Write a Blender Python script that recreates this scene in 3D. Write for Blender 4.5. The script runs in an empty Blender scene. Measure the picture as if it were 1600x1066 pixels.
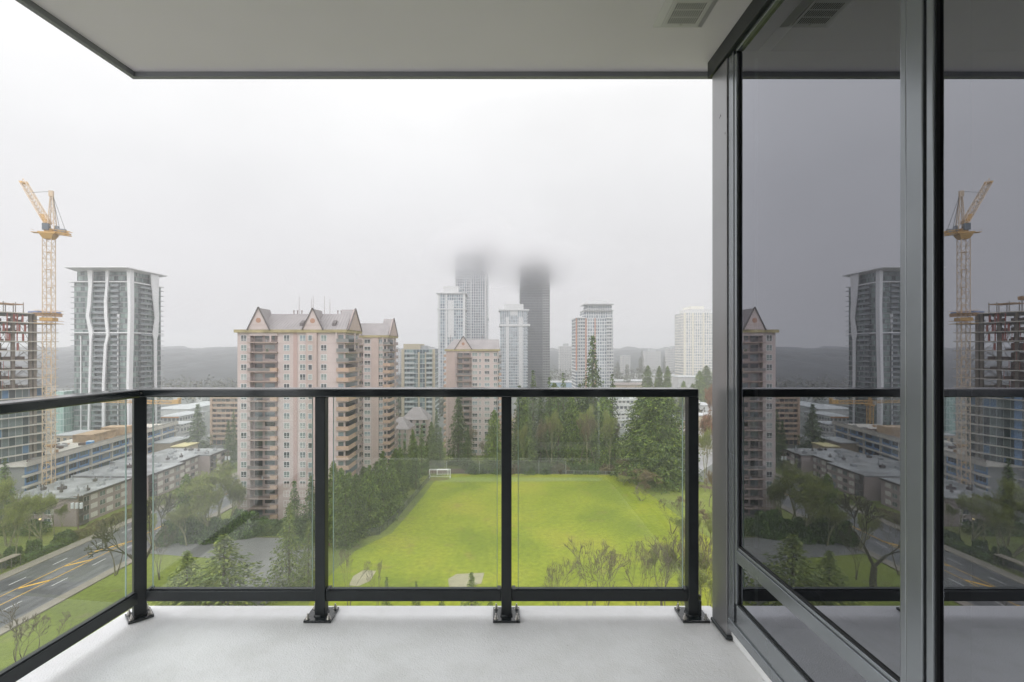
import bpy, math, random
import numpy as np
from mathutils import Vector, Matrix
R = math.radians
random.seed(7); rng = np.random.default_rng(11)
S = bpy.context.scene
COL = S.collection
F = 766.0; CX = 786.0; CY = 545.0; CZ = 49.0       # focal length in photo pixels, vanishing point, eye height (m)

# ------------------------------------------------------------------ camera
cam = bpy.data.objects.new('camera', bpy.data.cameras.new('camera')); COL.objects.link(cam)
cam.location = (0, 0, CZ); cam.rotation_euler = (R(90), 0, 0)
cam.data.sensor_width = 36; cam.data.lens = 36 * F / 1600
cam.data.shift_x = (800 - CX) / 1600; cam.data.shift_y = (CY - 533) / 1600
cam.data.clip_start = 0.02; cam.data.clip_end = 9000
S.camera = cam

# ------------------------------------------------------------------ world, sun, exposure
W = bpy.data.worlds.new('World'); S.world = W; W.use_nodes = True
nt = W.node_tree; nt.nodes.clear()
def wn(t, **k):
    n = nt.nodes.new(t)
    for a, b in k.items(): setattr(n, a, b)
    return n
wl = nt.links.new
tc = wn('ShaderNodeTexCoord'); sep = wn('ShaderNodeSeparateXYZ'); wl(tc.outputs['Generated'], sep.inputs[0])
ramp = wn('ShaderNodeValToRGB'); wl(sep.outputs['Z'], ramp.inputs[0])
els = ramp.color_ramp.elements
stops = [(0.0, (.63, .622, .645)), (0.04, (.70, .69, .71)), (0.16, (.725, .72, .74)), (0.30, (.79, .79, .805)), (0.45, (.92, .92, .925)), (0.62, (1.4, 1.4, 1.41)), (1.0, (2.1, 2.1, 2.13))]
while len(els) < len(stops): els.new(0.5)
for e, (p, c) in zip(els, stops): e.position = p; e.color = (*c, 1)
mp = wn('ShaderNodeMapping'); mp.inputs['Scale'].default_value = (1.0, 1.0, 1.8); wl(tc.outputs['Generated'], mp.inputs[0])
noi = wn('ShaderNodeTexNoise'); noi.inputs['Scale'].default_value = 1.7; noi.inputs['Detail'].default_value = 4; noi.inputs['Roughness'].default_value = .5
wl(mp.outputs[0], noi.inputs['Vector'])
mr = wn('ShaderNodeMapRange'); mr.inputs['From Min'].default_value = .3; mr.inputs['From Max'].default_value = .7; mr.inputs['To Min'].default_value = .93; mr.inputs['To Max'].default_value = 1.07
wl(noi.outputs['Fac'], mr.inputs['Value'])
# the overcast is a little brighter towards the left
lr = wn('ShaderNodeMapRange'); lr.inputs['From Min'].default_value = -.8; lr.inputs['From Max'].default_value = .8; lr.inputs['To Min'].default_value = 1.08; lr.inputs['To Max'].default_value = .96
wl(sep.outputs['X'], lr.inputs['Value'])
# and clearly brighter behind the camera, added to light the facades facing this way
br_ = wn('ShaderNodeMapRange'); br_.interpolation_type = 'SMOOTHSTEP'; br_.inputs['From Min'].default_value = -.9; br_.inputs['From Max'].default_value = .15; br_.inputs['To Min'].default_value = 2.0; br_.inputs['To Max'].default_value = 1.0
wl(sep.outputs['Y'], br_.inputs['Value'])
m0 = wn('ShaderNodeMath', operation='MULTIPLY'); wl(mr.outputs[0], m0.inputs[0]); wl(br_.outputs[0], m0.inputs[1])
mu = wn('ShaderNodeMath', operation='MULTIPLY'); wl(m0.outputs[0], mu.inputs[0]); wl(lr.outputs[0], mu.inputs[1])
vm = wn('ShaderNodeVectorMath', operation='SCALE'); wl(ramp.outputs[0], vm.inputs[0]); wl(mu.outputs[0], vm.inputs['Scale'])
sky = wn('ShaderNodeTexSky'); sky.sky_type = 'NISHITA'; sky.sun_disc = False
SUN_EL, SUN_AZ = 30, 267
sky.sun_elevation = R(SUN_EL); sky.sun_rotation = R(SUN_AZ)
bw = wn('ShaderNodeRGBToBW'); wl(sky.outputs[0], bw.inputs[0])
bg1 = wn('ShaderNodeBackground'); wl(bw.outputs[0], bg1.inputs[0]); bg1.inputs[1].default_value = .004
bg2 = wn('ShaderNodeBackground'); wl(vm.outputs[0], bg2.inputs[0]); bg2.inputs[1].default_value = 1.0
ad = wn('ShaderNodeAddShader'); wl(bg1.outputs[0], ad.inputs[0]); wl(bg2.outputs[0], ad.inputs[1])
wo = wn('ShaderNodeOutputWorld'); wl(ad.outputs[0], wo.inputs['Surface'])
W.cycles.sampling_method = 'MANUAL'; W.cycles.sample_map_resolution = 512

sl = bpy.data.lights.new('sun', 'SUN'); sl.energy = 1.3; sl.angle = R(28); sl.color = (1, .975, .94)
so = bpy.data.objects.new('sun', sl); COL.objects.link(so)
az = R(SUN_AZ); el = R(SUN_EL)
sd = Vector((math.sin(az) * math.cos(el), math.cos(az) * math.cos(el), math.sin(el)))
so.rotation_euler = sd.to_track_quat('Z', 'Y').to_euler(); so.location = (0, 0, 400)

S.view_settings.view_transform = 'Standard'; S.view_settings.look = 'None'; S.view_settings.exposure = 0; S.view_settings.gamma = 1
S.render.engine = 'CYCLES'
c = S.cycles
c.max_bounces = 10; c.diffuse_bounces = 3; c.glossy_bounces = 4; c.transmission_bounces = 6; c.transparent_max_bounces = 24; c.volume_bounces = 8
c.use_denoising = True; c.caustics_reflective = False; c.caustics_refractive = False; c.sample_clamp_indirect = 6

# ------------------------------------------------------------------ placement from the photograph's geometry
def P(px, py, Y): return Vector(((px - CX) / F * Y, Y, CZ - (py - CY) / F * Y))
def G(px, py, z=0.0):
    Y = (CZ - z) * F / (py - CY); return Vector(((px - CX) / F * Y, Y, z))
def XA(px, Y): return (px - CX) / F * Y
def ZA(py, Y): return CZ - (py - CY) / F * Y

# ------------------------------------------------------------------ object helpers
class MB:
    def __init__(s): s.v = []; s.f = []; s.m = []
    def quad(s, a, b, c_, d, m=0):
        n = len(s.v); s.v += [tuple(a), tuple(b), tuple(c_), tuple(d)]; s.f.append((n, n+1, n+2, n+3)); s.m.append(m); return s
    def tri(s, a, b, c_, m=0):
        n = len(s.v); s.v += [tuple(a), tuple(b), tuple(c_)]; s.f.append((n, n+1, n+2)); s.m.append(m); return s
    def box(s, x0, x1, y0, y1, z0, z1, m=0):
        if x0 > x1: x0, x1 = x1, x0
        if y0 > y1: y0, y1 = y1, y0
        if z0 > z1: z0, z1 = z1, z0
        n = len(s.v)
        s.v += [(x0,y0,z0),(x1,y0,z0),(x1,y1,z0),(x0,y1,z0),(x0,y0,z1),(x1,y0,z1),(x1,y1,z1),(x0,y1,z1)]
        s.f += [(n,n+3,n+2,n+1),(n+4,n+5,n+6,n+7),(n,n+1,n+5,n+4),(n+1,n+2,n+6,n+5),(n+2,n+3,n+7,n+6),(n+3,n,n+4,n+7)]
        s.m += [m]*6; return s
    def prism(s, poly, z0, z1, m=0, mtop=None):
        """poly: counterclockwise (x,y)"""
        n = len(s.v); k = len(poly)
        s.v += [(p[0], p[1], z0) for p in poly] + [(p[0], p[1], z1) for p in poly]
        for i in range(k):
            j = (i+1) % k; s.f.append((n+i, n+j, n+k+j, n+k+i)); s.m.append(m)
        s.f.append(tuple(n+i for i in range(k-1, -1, -1))); s.m.append(m)
        s.f.append(tuple(n+k+i for i in range(k))); s.m.append(m if mtop is None else mtop); return s
    def hull(s, bot, top, m=0):
        """two rings of the same count joined and capped"""
        n = len(s.v); k = len(bot)
        s.v += [tuple(p) for p in bot] + [tuple(p) for p in top]
        for i in range(k):
            j = (i+1) % k; s.f.append((n+i, n+j, n+k+j, n+k+i)); s.m.append(m)
        s.f.append(tuple(n+i for i in range(k-1, -1, -1))); s.m.append(m)
        s.f.append(tuple(n+k+i for i in range(k))); s.m.append(m); return s
    def bar(s, p, q, w, h=None, m=0, up=(0,0,1)):
        h = w if h is None else h
        p = Vector(p); q = Vector(q); d = (q-p).normalized(); u = Vector(up)
        if abs(d.dot(u)) > .98: u = Vector((1,0,0))
        a = d.cross(u).normalized(); b = a.cross(d).normalized()
        r = lambda o: [o - a*w/2 - b*h/2, o + a*w/2 - b*h/2, o + a*w/2 + b*h/2, o - a*w/2 + b*h/2]
        s.hull([tuple(t) for t in r(p)][::-1], [tuple(t) for t in r(q)][::-1], m); return s
    def tube(s, p, q, r0, r1=None, n=8, m=0):
        r1 = r0 if r1 is None else r1
        p = Vector(p); q = Vector(q); d = (q-p).normalized(); u = Vector((0,0,1)) if abs(d.z) < .9 else Vector((1,0,0))
        a = d.cross(u).normalized(); b = a.cross(d).normalized()
        ring = lambda o, r: [tuple(o + (a*math.cos(-2*math.pi*i/n) + b*math.sin(-2*math.pi*i/n))*r) for i in range(n)]
        s.hull(ring(p, r0), ring(q, r1), m); return s
    def mesh(s, name, mats):
        me = bpy.data.meshes.new(name); me.from_pydata(s.v, [], s.f)
        for mt in mats: me.materials.append(mt)
        if len(mats) > 1: me.polygons.foreach_set('material_index', s.m)
        me.update(); return me
    def build(s, name, mats, parent=None, loc=(0,0,0), smooth=False, bevel=0):
        if not isinstance(mats, (list, tuple)): mats = [mats]
        me = s.mesh(name, mats)
        if smooth: me.polygons.foreach_set('use_smooth', [True]*len(me.polygons))
        o = link(name, me, parent, loc)
        if bevel:
            b = o.modifiers.new('bevel', 'BEVEL'); b.width = bevel; b.segments = 2; b.limit_method = 'ANGLE'
        return o
def link(name, data, parent=None, loc=(0,0,0), rotz=0, scale=None):
    o = bpy.data.objects.new(name, data); COL.objects.link(o)
    if parent: o.parent = parent
    o.location = loc; o.rotation_euler = (0,0,rotz)
    if scale: o.scale = scale
    return o
def tag(o, label, cat, group=None):
    o['label'] = label; o['category'] = cat
    if group: o['group'] = group
    return o
def thing(name, label, cat, loc=(0,0,0), rotz=0, group=None):
    return tag(link(name, None, None, loc, rotz), label, cat, group)
def struct(o, kind='structure'): o['kind'] = kind; return o
def copy_tree(o, loc=None, rotz=None, label=None, group=None, parent=None, scale=None):
    c_ = o.copy(); COL.objects.link(c_)
    if parent: c_.parent = parent
    if loc is not None: c_.location = loc
    if rotz is not None: c_.rotation_euler = (0,0,rotz)
    if scale is not None: c_.scale = scale
    if label: c_['label'] = label
    if group: c_['group'] = group
    for ch in KIDS.get(o.name, []) or [x for x in o.children]: copy_tree(ch, parent=c_)
    return c_
KIDS = {}
ORD = ['first','second','third','fourth','fifth','sixth','seventh','eighth','ninth','tenth','eleventh','twelfth','thirteenth','fourteenth','fifteenth','sixteenth']

# ------------------------------------------------------------------ materials
def mat(name, col=(.5,.5,.5), rough=.6, metal=0, spec=.5, noise=None, bump=None, rnd=None, island=None):
    """noise=(scale, amount[, detail]) value mottling in object space; bump=(scale, strength); rnd=colours by object; island=(amount) by face island"""
    m = bpy.data.materials.new(name); m.use_nodes = True; t = m.node_tree; N = t.nodes; L = t.links
    b = N['Principled BSDF']; b.inputs['Roughness'].default_value = rough; b.inputs['Metallic'].default_value = metal
    b.inputs['Specular IOR Level'].default_value = spec
    b.inputs['Base Color'].default_value = (*col, 1)
    src = None
    if rnd:
        oi = N.new('ShaderNodeObjectInfo'); cr = N.new('ShaderNodeValToRGB'); cr.color_ramp.interpolation = 'CONSTANT'
        E = cr.color_ramp.elements
        while len(E) < len(rnd): E.new(.5)
        for i, (e, c3) in enumerate(zip(E, rnd)): e.position = i/len(rnd); e.color = (*c3, 1)
        L.new(oi.outputs['Random'], cr.inputs[0]); src = cr.outputs[0]
    def mult(src, fac_out, lo, hi):
        mrr = N.new('ShaderNodeMapRange'); mrr.inputs['To Min'].default_value = lo; mrr.inputs['To Max'].default_value = hi
        L.new(fac_out, mrr.inputs['Value'])
        v = N.new('ShaderNodeVectorMath'); v.operation = 'SCALE'
        if src is None: v.inputs[0].default_value = col
        else: L.new(src, v.inputs[0])
        L.new(mrr.outputs[0], v.inputs['Scale']); return v.outputs[0], mrr
    if noise or bump: tcn = N.new('ShaderNodeTexCoord')
    if noise:
        nz = N.new('ShaderNodeTexNoise'); nz.inputs['Scale'].default_value = noise[0]; nz.inputs['Detail'].default_value = noise[2] if len(noise) > 2 else 4
        L.new(tcn.outputs['Object'], nz.inputs['Vector'])
        src, q = mult(src, nz.outputs['Fac'], 1-noise[1], 1+noise[1]); q.inputs['From Min'].default_value = .3; q.inputs['From Max'].default_value = .7
    if island:
        ge = N.new('ShaderNodeNewGeometry'); src, q = mult(src, ge.outputs['Random Per Island'], 1-island, 1+island)
    if src is not None: L.new(src, b.inputs['Base Color'])
    if bump:
        nb = N.new('ShaderNodeTexNoise'); nb.inputs['Scale'].default_value = bump[0]; nb.inputs['Detail'].default_value = 5
        L.new(tcn.outputs['Object'], nb.inputs['Vector'])
        bp = N.new('ShaderNodeBump'); bp.inputs['Strength'].default_value = bump[1]; bp.inputs['Distance'].default_value = bump[2] if len(bump) > 2 else .01
        L.new(nb.outputs['Fac'], bp.inputs['Height']); L.new(bp.outputs[0], b.inputs['Normal'])
    return m

def glazing(name, cw, ch, cols, frame, fw=.12, fh=.12, rough=.12, spec=.6):
    """curtain wall: cells of glass (each its own tone) between mullions, laid out in object space"""
    m = bpy.data.materials.new(name); m.use_nodes = True; t = m.node_tree; N = t.nodes; L = t.links
    b = N['Principled BSDF']; b.inputs['Specular IOR Level'].default_value = spec
    tcn = N.new('ShaderNodeTexCoord'); sp = N.new('ShaderNodeSeparateXYZ'); L.new(tcn.outputs['Object'], sp.inputs[0])
    def M(op, a, b_=None):
        n = N.new('ShaderNodeMath'); n.operation = op
        for i, x in enumerate((a, b_)):
            if x is None: continue
            if isinstance(x, (int, float)): n.inputs[i].default_value = x
            else: L.new(x, n.inputs[i])
        return n.outputs[0]
    u = M('DIVIDE', M('ADD', M('ADD', sp.outputs['X'], sp.outputs['Y']), .013), cw); v = M('DIVIDE', M('ADD', sp.outputs['Z'], .017), ch)
    cb = N.new('ShaderNodeCombineXYZ'); L.new(M('FLOOR', u), cb.inputs[0]); L.new(M('FLOOR', v), cb.inputs[1])
    wn_ = N.new('ShaderNodeTexWhiteNoise'); wn_.noise_dimensions = '2D'; L.new(cb.outputs[0], wn_.inputs['Vector'])
    cr = N.new('ShaderNodeValToRGB'); cr.color_ramp.interpolation = 'CONSTANT'; E = cr.color_ramp.elements
    while len(E) < len(cols): E.new(.5)
    for i, (e, c3) in enumerate(zip(E, cols)): e.position = i/len(cols); e.color = (*c3, 1)
    L.new(wn_.outputs['Value'], cr.inputs[0])
    mask = M('MAXIMUM', M('LESS_THAN', M('FRACT', u), fw), M('LESS_THAN', M('FRACT', v), fh))
    mx = N.new('ShaderNodeMix'); mx.data_type = 'RGBA'; L.new(mask, mx.inputs['Factor']); L.new(cr.outputs[0], mx.inputs['A']); mx.inputs['B'].default_value = (*frame, 1)
    L.new(mx.outputs['Result'], b.inputs['Base Color'])
    rr = M('ADD', M('MULTIPLY', mask, .5), rough); L.new(rr, b.inputs['Roughness'])
    return m

ALU = mat('charcoal_aluminium', (.022,.027,.030), .38, 0, .5, noise=(30,.08), bump=(600,.03,.001))
ALUL = mat('grey_aluminium', (.27,.29,.31), .24, .65, .6, noise=(3,.10))
WETALU = mat('wet_charcoal_aluminium', (.022,.027,.030), .13, 0, .8)
ALUP = mat('panel_aluminium', (.30,.30,.31), .28, .6, .6, noise=(2,.10))
GASKET = mat('black_rubber', (.006,.007,.008), .6)
STEEL = mat('zinc_steel', (.55,.53,.5), .3, .9)
def glass_mat(name, base, tint, gloss_tint=(1,1,1), rough=0.0, ior=1.5, k=1.0):
    m = bpy.data.materials.new(name); m.use_nodes = True; t = m.node_tree; N = t.nodes; L = t.links; N.clear()
    # Schlick reflectance from the angle of view, the same from either side of the sheet
    ge = N.new('ShaderNodeNewGeometry'); dt = N.new('ShaderNodeVectorMath'); dt.operation = 'DOT_PRODUCT'
    L.new(ge.outputs['Incoming'], dt.inputs[0]); L.new(ge.outputs['Normal'], dt.inputs[1])
    ab = N.new('ShaderNodeMath'); ab.operation = 'ABSOLUTE'; L.new(dt.outputs['Value'], ab.inputs[0])
    om = N.new('ShaderNodeMath'); om.operation = 'SUBTRACT'; om.inputs[0].default_value = 1; L.new(ab.outputs[0], om.inputs[1])
    pw = N.new('ShaderNodeMath'); pw.operation = 'POWER'; L.new(om.outputs[0], pw.inputs[0]); pw.inputs[1].default_value = 5
    f0 = ((ior-1)/(ior+1))**2
    fr = N.new('ShaderNodeMath'); fr.operation = 'MULTIPLY_ADD'; L.new(pw.outputs[0], fr.inputs[0]); fr.inputs[1].default_value = 1-f0; fr.inputs[2].default_value = f0
    ma = N.new('ShaderNodeMath'); ma.operation = 'MULTIPLY_ADD'; ma.inputs[1].default_value = k; ma.inputs[2].default_value = base; ma.use_clamp = True
    L.new(fr.outputs[0], ma.inputs[0])
    tr = N.new('ShaderNodeBsdfTransparent'); tr.inputs[0].default_value = (*tint, 1)
    gl = N.new('ShaderNodeBsdfGlossy'); gl.inputs[0].default_value = (*gloss_tint, 1); gl.inputs['Roughness'].default_value = rough
    mx = N.new('ShaderNodeMixShader'); L.new(ma.outputs[0], mx.inputs[0]); L.new(tr.outputs[0], mx.inputs[1]); L.new(gl.outputs[0], mx.inputs[2])
    o = N.new('ShaderNodeOutputMaterial'); L.new(mx.outputs[0], o.inputs[0]); return m
RAILGLASS = glass_mat('railing_glass', .0, (.965,.98,.97), ior=1.45)
GLASSEDGE = mat('glass_edge', (.55,.72,.68), .15, 0, .6)
WALLGLASS = glass_mat('coated_window_glass', .30, (.2,.21,.21), (.90,.92,1.0), 0, 1.5, .9)

# ------------------------------------------------------------------ the balcony
DZ = CZ - 1.255                     # deck level
CE = CZ + 1.335                     # ceiling level
def deck_material():
    m = mat('deck_membrane', (.715,.72,.73), .42, 0, .45, noise=(2.2,.05))
    t = m.node_tree; N = t.nodes; L = t.links; b = N['Principled BSDF']
    tcn = N.new('ShaderNodeTexCoord'); v = N.new('ShaderNodeTexVoronoi'); v.inputs['Scale'].default_value = 190; v.feature = 'SMOOTH_F1'
    n = N.new('ShaderNodeTexNoise'); n.inputs['Scale'].default_value = 60; n.inputs['Detail'].default_value = 6
    L.new(tcn.outputs['Object'], v.inputs['Vector']); L.new(tcn.outputs['Object'], n.inputs['Vector'])
    a = N.new('ShaderNodeMath'); a.operation = 'ADD'; L.new(v.outputs['Distance'], a.inputs[0]); L.new(n.outputs['Fac'], a.inputs[1])
    bp = N.new('ShaderNodeBump'); bp.inputs['Strength'].default_value = .45; bp.inputs['Distance'].default_value = .004
    L.new(a.outputs[0], bp.inputs['Height']); L.new(bp.outputs[0], b.inputs['Normal'])
    n3 = N.new('ShaderNodeTexNoise'); n3.inputs['Scale'].default_value = 5.5; n3.inputs['Detail'].default_value = 9; n3.inputs['Roughness'].default_value = .65; L.new(tcn.outputs['Object'], n3.inputs['Vector'])
    r3 = N.new('ShaderNodeValToRGB'); r3.color_ramp.elements[0].position = .40; r3.color_ramp.elements[0].color = (.93,.93,.92,1); r3.color_ramp.elements[1].position = .56; r3.color_ramp.elements[1].color = (1,1,1,1); L.new(n3.outputs['Fac'], r3.inputs[0])
    v4 = N.new('ShaderNodeTexVoronoi'); v4.inputs['Scale'].default_value = 9; L.new(tcn.outputs['Object'], v4.inputs['Vector'])
    g4 = N.new('ShaderNodeMath'); g4.operation = 'GREATER_THAN'; g4.inputs[1].default_value = .022; L.new(v4.outputs['Distance'], g4.inputs[0])
    g5 = N.new('ShaderNodeMapRange'); g5.inputs['To Min'].default_value = .45; L.new(g4.outputs[0], g5.inputs['Value'])
    mA = N.new('ShaderNodeVectorMath'); mA.operation = 'MULTIPLY'; src_ = b.inputs['Base Color'].links[0].from_socket; L.new(src_, mA.inputs[0]); L.new(r3.outputs[0], mA.inputs[1])
    mB = N.new('ShaderNodeVectorMath'); mB.operation = 'SCALE'; L.new(mA.outputs[0], mB.inputs[0]); L.new(g5.outputs[0], mB.inputs['Scale']); L.new(mB.outputs[0], b.inputs['Base Color'])
    # damp: roughness changes over broad patches
    n2 = N.new('ShaderNodeTexNoise'); n2.inputs['Scale'].default_value = 1.4; n2.inputs['Detail'].default_value = 3; L.new(tcn.outputs['Object'], n2.inputs['Vector'])
    q = N.new('ShaderNodeMapRange'); q.inputs['From Min'].default_value = .35; q.inputs['From Max'].default_value = .65; q.inputs['To Min'].default_value = .3; q.inputs['To Max'].default_value = .5
    L.new(n2.outputs['Fac'], q.inputs['Value']); L.new(q.outputs[0], b.inputs['Roughness'])
    return m
DECK = deck_material()
EDGE = (-1.79, 1.10)
deck = MB().prism([(-2.05,-.6),(1.02,-.6),(1.02,2.26),(1.02,2.403),(-1.80,2.403)], DZ-.20, DZ).build('balcony_floor', DECK, bevel=.012); struct(deck)
CEIL = mat('ceiling_paint', (.88,.845,.86), .7, 0, .3, noise=(1.5,.03), bump=(90,.1,.002))
cl = MB().prism([(-1.98,-.6),(1.2,-.6),(1.2,2.362),(-1.776,2.362)], CE, CE+.22).build('ceiling', CEIL); struct(cl)
FLASH = mat('slab_flashing', (.27,.28,.29), .45, .2)
fl = MB().box(-1.80,1.2,2.362,2.385,CE-.024,CE+.19)
fl.prism([(-2.005,-.6),(-1.98,-.6),(-1.778,2.362),(-1.80,2.362)], CE-.024, CE+.19)
o = fl.build('slab_edge_flashing', FLASH); tag(o, 'grey metal drip edge around the white balcony ceiling', 'flashing')

# railing --------------------------------------------------------------
rail = thing('balcony_railing', 'charcoal metal railing with clear glass panels round the wet balcony', 'railing', (0, 2.30, DZ))
RX = lambda Y: -1.70 - (2.30 - Y) * .066          # left run, slightly splayed
def rl(mb): # world -> local of rail
    mb.v = [(x, y-2.30, z-DZ) for x, y, z in mb.v]; return mb
zt = DZ + 1.07
def beveled_rail(name, p, q, w, h, m=WETALU, bev=.006):
    o = rl(MB().bar(p, q, w, h)).build(name, m, rail, bevel=bev); return o
beveled_rail('top_rail', (-1.70, 2.30, zt-.0195), (.902, 2.30, zt-.0195), .088, .039)
beveled_rail('top_rail', (RX(-.45)-.004, -.45, zt-.0205), (-1.706, 2.252, zt-.0205), .088, .039)
# front posts
def post(x, y, rot, size=.0475, plate=(.125,.12), gus=False):
    o = MB().box(-size/2, size/2, -size/2, size/2, .012, 1.07-.040).build('post', ALU, rail, (x, y-2.30, 0), bevel=.003)
    o.rotation_euler.z = rot
    MB().box(-plate[0]/2, plate[0]/2, -plate[1]/2, plate[1]/2, .0005, .012).build('base_plate', WETALU, o, bevel=.0015)
    w = MB()
    for sx, sy, lx, ly in ((0,-1,1,0),(0,1,1,0),(1,0,0,1),(-1,0,0,1)):
        w.bar((sx*size/2-lx*size/2, sy*size/2-ly*size/2, .0135), (sx*size/2+lx*size/2, sy*size/2+ly*size/2, .0135), .009, .009)
    w.build('weld_bead', ALU, o, smooth=True)
    bolts = []
    for sx in (-1, 1):
        for sy in (-1, 1):
            b = MB(); x0 = sx*(plate[0]/2-.014); y0 = sy*(plate[1]/2-.016)
            b.tube((x0,y0,.012), (x0,y0,.0145), .0095, n=12); b.tube((x0,y0,.0145), (x0,y0,.0235), .0075, n=6); b.tube((x0,y0,.0235), (x0,y0,.037), .0035, .003, n=8)
            b.tube((x0,y0,.0235), (x0,y0,.029), .006, .004, n=6)
            b.build('anchor_bolt', STEEL, o)
    return o
for x in (-.8506, .0159, .8856): pp = post(x, 2.30, 0)
MB().prism([(.034,-.006),(.040,-.006),(.040,.006),(.034,.006)], .012, .10).build('stiffener', ALU, pp)
MB().bar((.030,-.022,.085),(.030,-.022,.014),.010,.012).build('bracket', ALU, pp, bevel=.003)
post(-1.702, 2.295, R(45), .050, (.098,.098))
MB().tube((-1.664,2.2555-2.30,1.05),(-1.664,2.248-2.30,1.05),.005,n=10).build('screw_head', STEEL, rail)
# bottom rails and brackets
bz = .102
xs = [-1.70, -.8506, .0159, .8856]
for a, b in zip(xs[:-1], xs[1:]):
    a2 = a + (.036 if a < -1.6 else .0238); b2 = b - .0238
    MB().bar((a2, 0, bz), (b2, 0, bz), .036, .048).build('bottom_rail', ALU, rail, bevel=.003)
    MB().bar((a2, 0, bz+.0275), (b2, 0, bz+.0275), .020, .007).build('glazing_bead', ALU, rail)
    for xx in (a2+.010, b2-.010):
        MB().box(xx-.008, xx+.008, -.02, .02, bz+.0245, bz+.034).build('rail_bracket', ALU, rail, bevel=.002)
    ga, gb = a + (.055 if a > -1.6 else .058), b - .0555+.012
    g = MB(); z0, z1 = bz+.026, 1.045
    g.quad((ga,-.003,z0),(gb,-.003,z0),(gb,-.003,z1),(ga,-.003,z1),0); g.quad((gb,.003,z0),(ga,.003,z0),(ga,.003,z1),(gb,.003,z1),0)
    for xe in (ga, gb): g.box(xe-.0012, xe+.0012, -.003, .003, z0, z1, 1)
    g.build('glass_panel', [RAILGLASS, GLASSEDGE], rail)
# left run
def LP(Y, z, off=0): return (RX(Y)+off, Y-2.30, z)
ly = [2.25, .95, -.45]
for a, b in ((2.262, .975), (.925, -.42)):
    MB().bar(LP(a, bz), LP(b, bz), .036, .048).build('bottom_rail', ALU, rail, bevel=.003)
    MB().bar(LP(a, bz+.0275), LP(b, bz+.0275), .020, .007).build('glazing_bead', ALU, rail)
    g = MB(); z0, z1 = bz+.026, 1.045; A0 = a-.045; B0 = b+.035
    g.quad(LP(A0,z0,.003),LP(B0,z0,.003),LP(B0,z1,.003),LP(A0,z1,.003),0); g.quad(LP(B0,z0,-.003),LP(A0,z0,-.003),LP(A0,z1,-.003),LP(B0,z1,-.003),0)
    g.bar(LP(A0,z0), LP(A0,z1), .006, .0024, 1)
    g.build('glass_panel', [RAILGLASS, GLASSEDGE], rail)
post(RX(.95), .95, R(-3.8)); 

# window wall on the right -------------------------------------------------
ww = thing('window_wall', 'dark grey framed window wall mirroring the street and towers', 'window wall', (.97, 0, DZ))
def wl_(mb): mb.v = [(x-.97, y, z-DZ) for x, y, z in mb.v]; return mb
def wpart(name, m, *boxes, bevel=.002, parent=None):
    mb = MB()
    for b in boxes: mb.box(*b)
    return wl_(mb).build(name, m, parent or ww, bevel=bevel)
HT = CZ + 1.2545
# corner cladding panel with a folded lip at its foot
wpart('corner_panel', ALUP, (.965,1.10,2.114,2.262,DZ+.018,HT))
wpart('panel_foot', ALU, (.955,.998,2.100,2.262,DZ+.004,DZ+.020), bevel=.006)
wpart('jamb', ALUL, (.970,1.06,2.064,2.110,DZ+.06,HT))
wpart('jamb_bead', ALUL, (.972,.999,2.040,2.061,DZ+.188,HT-.02), bevel=.003)
wpart('gasket', GASKET, (.980,1.0,2.0372,2.040,DZ+.188,HT-.02), (.985,1.05,2.061,2.064,DZ+.1,HT), (.975,1.05,2.110,2.114,DZ+.1,HT), bevel=0)
wpart('fascia', ALU, (.955,1.06,-.5,2.29,HT+.004,CE), bevel=.002)
wpart('head_frame', ALUL, (.970,1.06,-.5,2.040,HT-.018,HT-.001))
wpart('sill', ALUL, (.970,1.06,1.205,2.038,DZ+.105,DZ+.188), (.962,1.06,-.5,2.10,DZ+.062,DZ+.104))
wpart('sill_gasket', GASKET, (.979,1.06,1.205,2.037,DZ+.1885,DZ+.193), bevel=0)
wpart('curb', DECK, (.985,1.06,-.5,2.16,DZ-.002,DZ+.061), bevel=.01)
tz0, tz1 = CZ-.888, CZ-.826
wpart('transom', ALUL, (.970,1.06,1.205,2.038,tz0,tz1-.012), (.976,1.06,1.205,2.038,tz1-.011,tz1))
wpart('transom_gasket', GASKET, (.979,1.03,1.205,2.037,tz1+.0005,tz1+.006), (.979,1.03,1.205,2.037,tz0-.006,tz0-.0005), bevel=0)
# mullion between the fixed pane and the door: two profiles with a groove
wpart('mullion', ALUL, (.970,1.06,1.134,1.181,DZ+.06,HT), (.973,1.06,1.1835,1.203,DZ+.06,HT), (.972,1.06,1.1075,1.1275,DZ+.06,HT), bevel=.003)
wpart('mullion_gasket', GASKET, (.985,1.03,1.1275,1.134,DZ+.062,HT), (.978,1.005,1.1050,1.1074,DZ+.06,HT), bevel=0)
# the coating reflects on the outer face only; the inner face is plain
for y0, y1, z0, z1 in ((1.203,2.040,tz1,HT-.018),(1.203,2.040,DZ+.188,tz0),(-.5,1.1065,DZ+.10,HT-.018)):
    mb = MB(); mb.quad((.985,y1,z0),(.985,y0,z0),(.985,y0,z1),(.985,y1,z1)); wl_(mb).build('window_glass', WALLGLASS, ww)
# the unlit room behind the glass
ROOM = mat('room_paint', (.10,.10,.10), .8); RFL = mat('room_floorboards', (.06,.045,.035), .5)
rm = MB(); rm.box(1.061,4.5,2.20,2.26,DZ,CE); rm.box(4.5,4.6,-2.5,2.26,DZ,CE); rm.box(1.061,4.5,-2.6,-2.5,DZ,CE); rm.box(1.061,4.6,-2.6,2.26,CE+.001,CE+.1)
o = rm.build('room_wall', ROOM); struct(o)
o = MB().box(1.022,4.6,-2.6,2.26,DZ-.2,DZ-.003).build('room_floor', RFL); struct(o)
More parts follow.
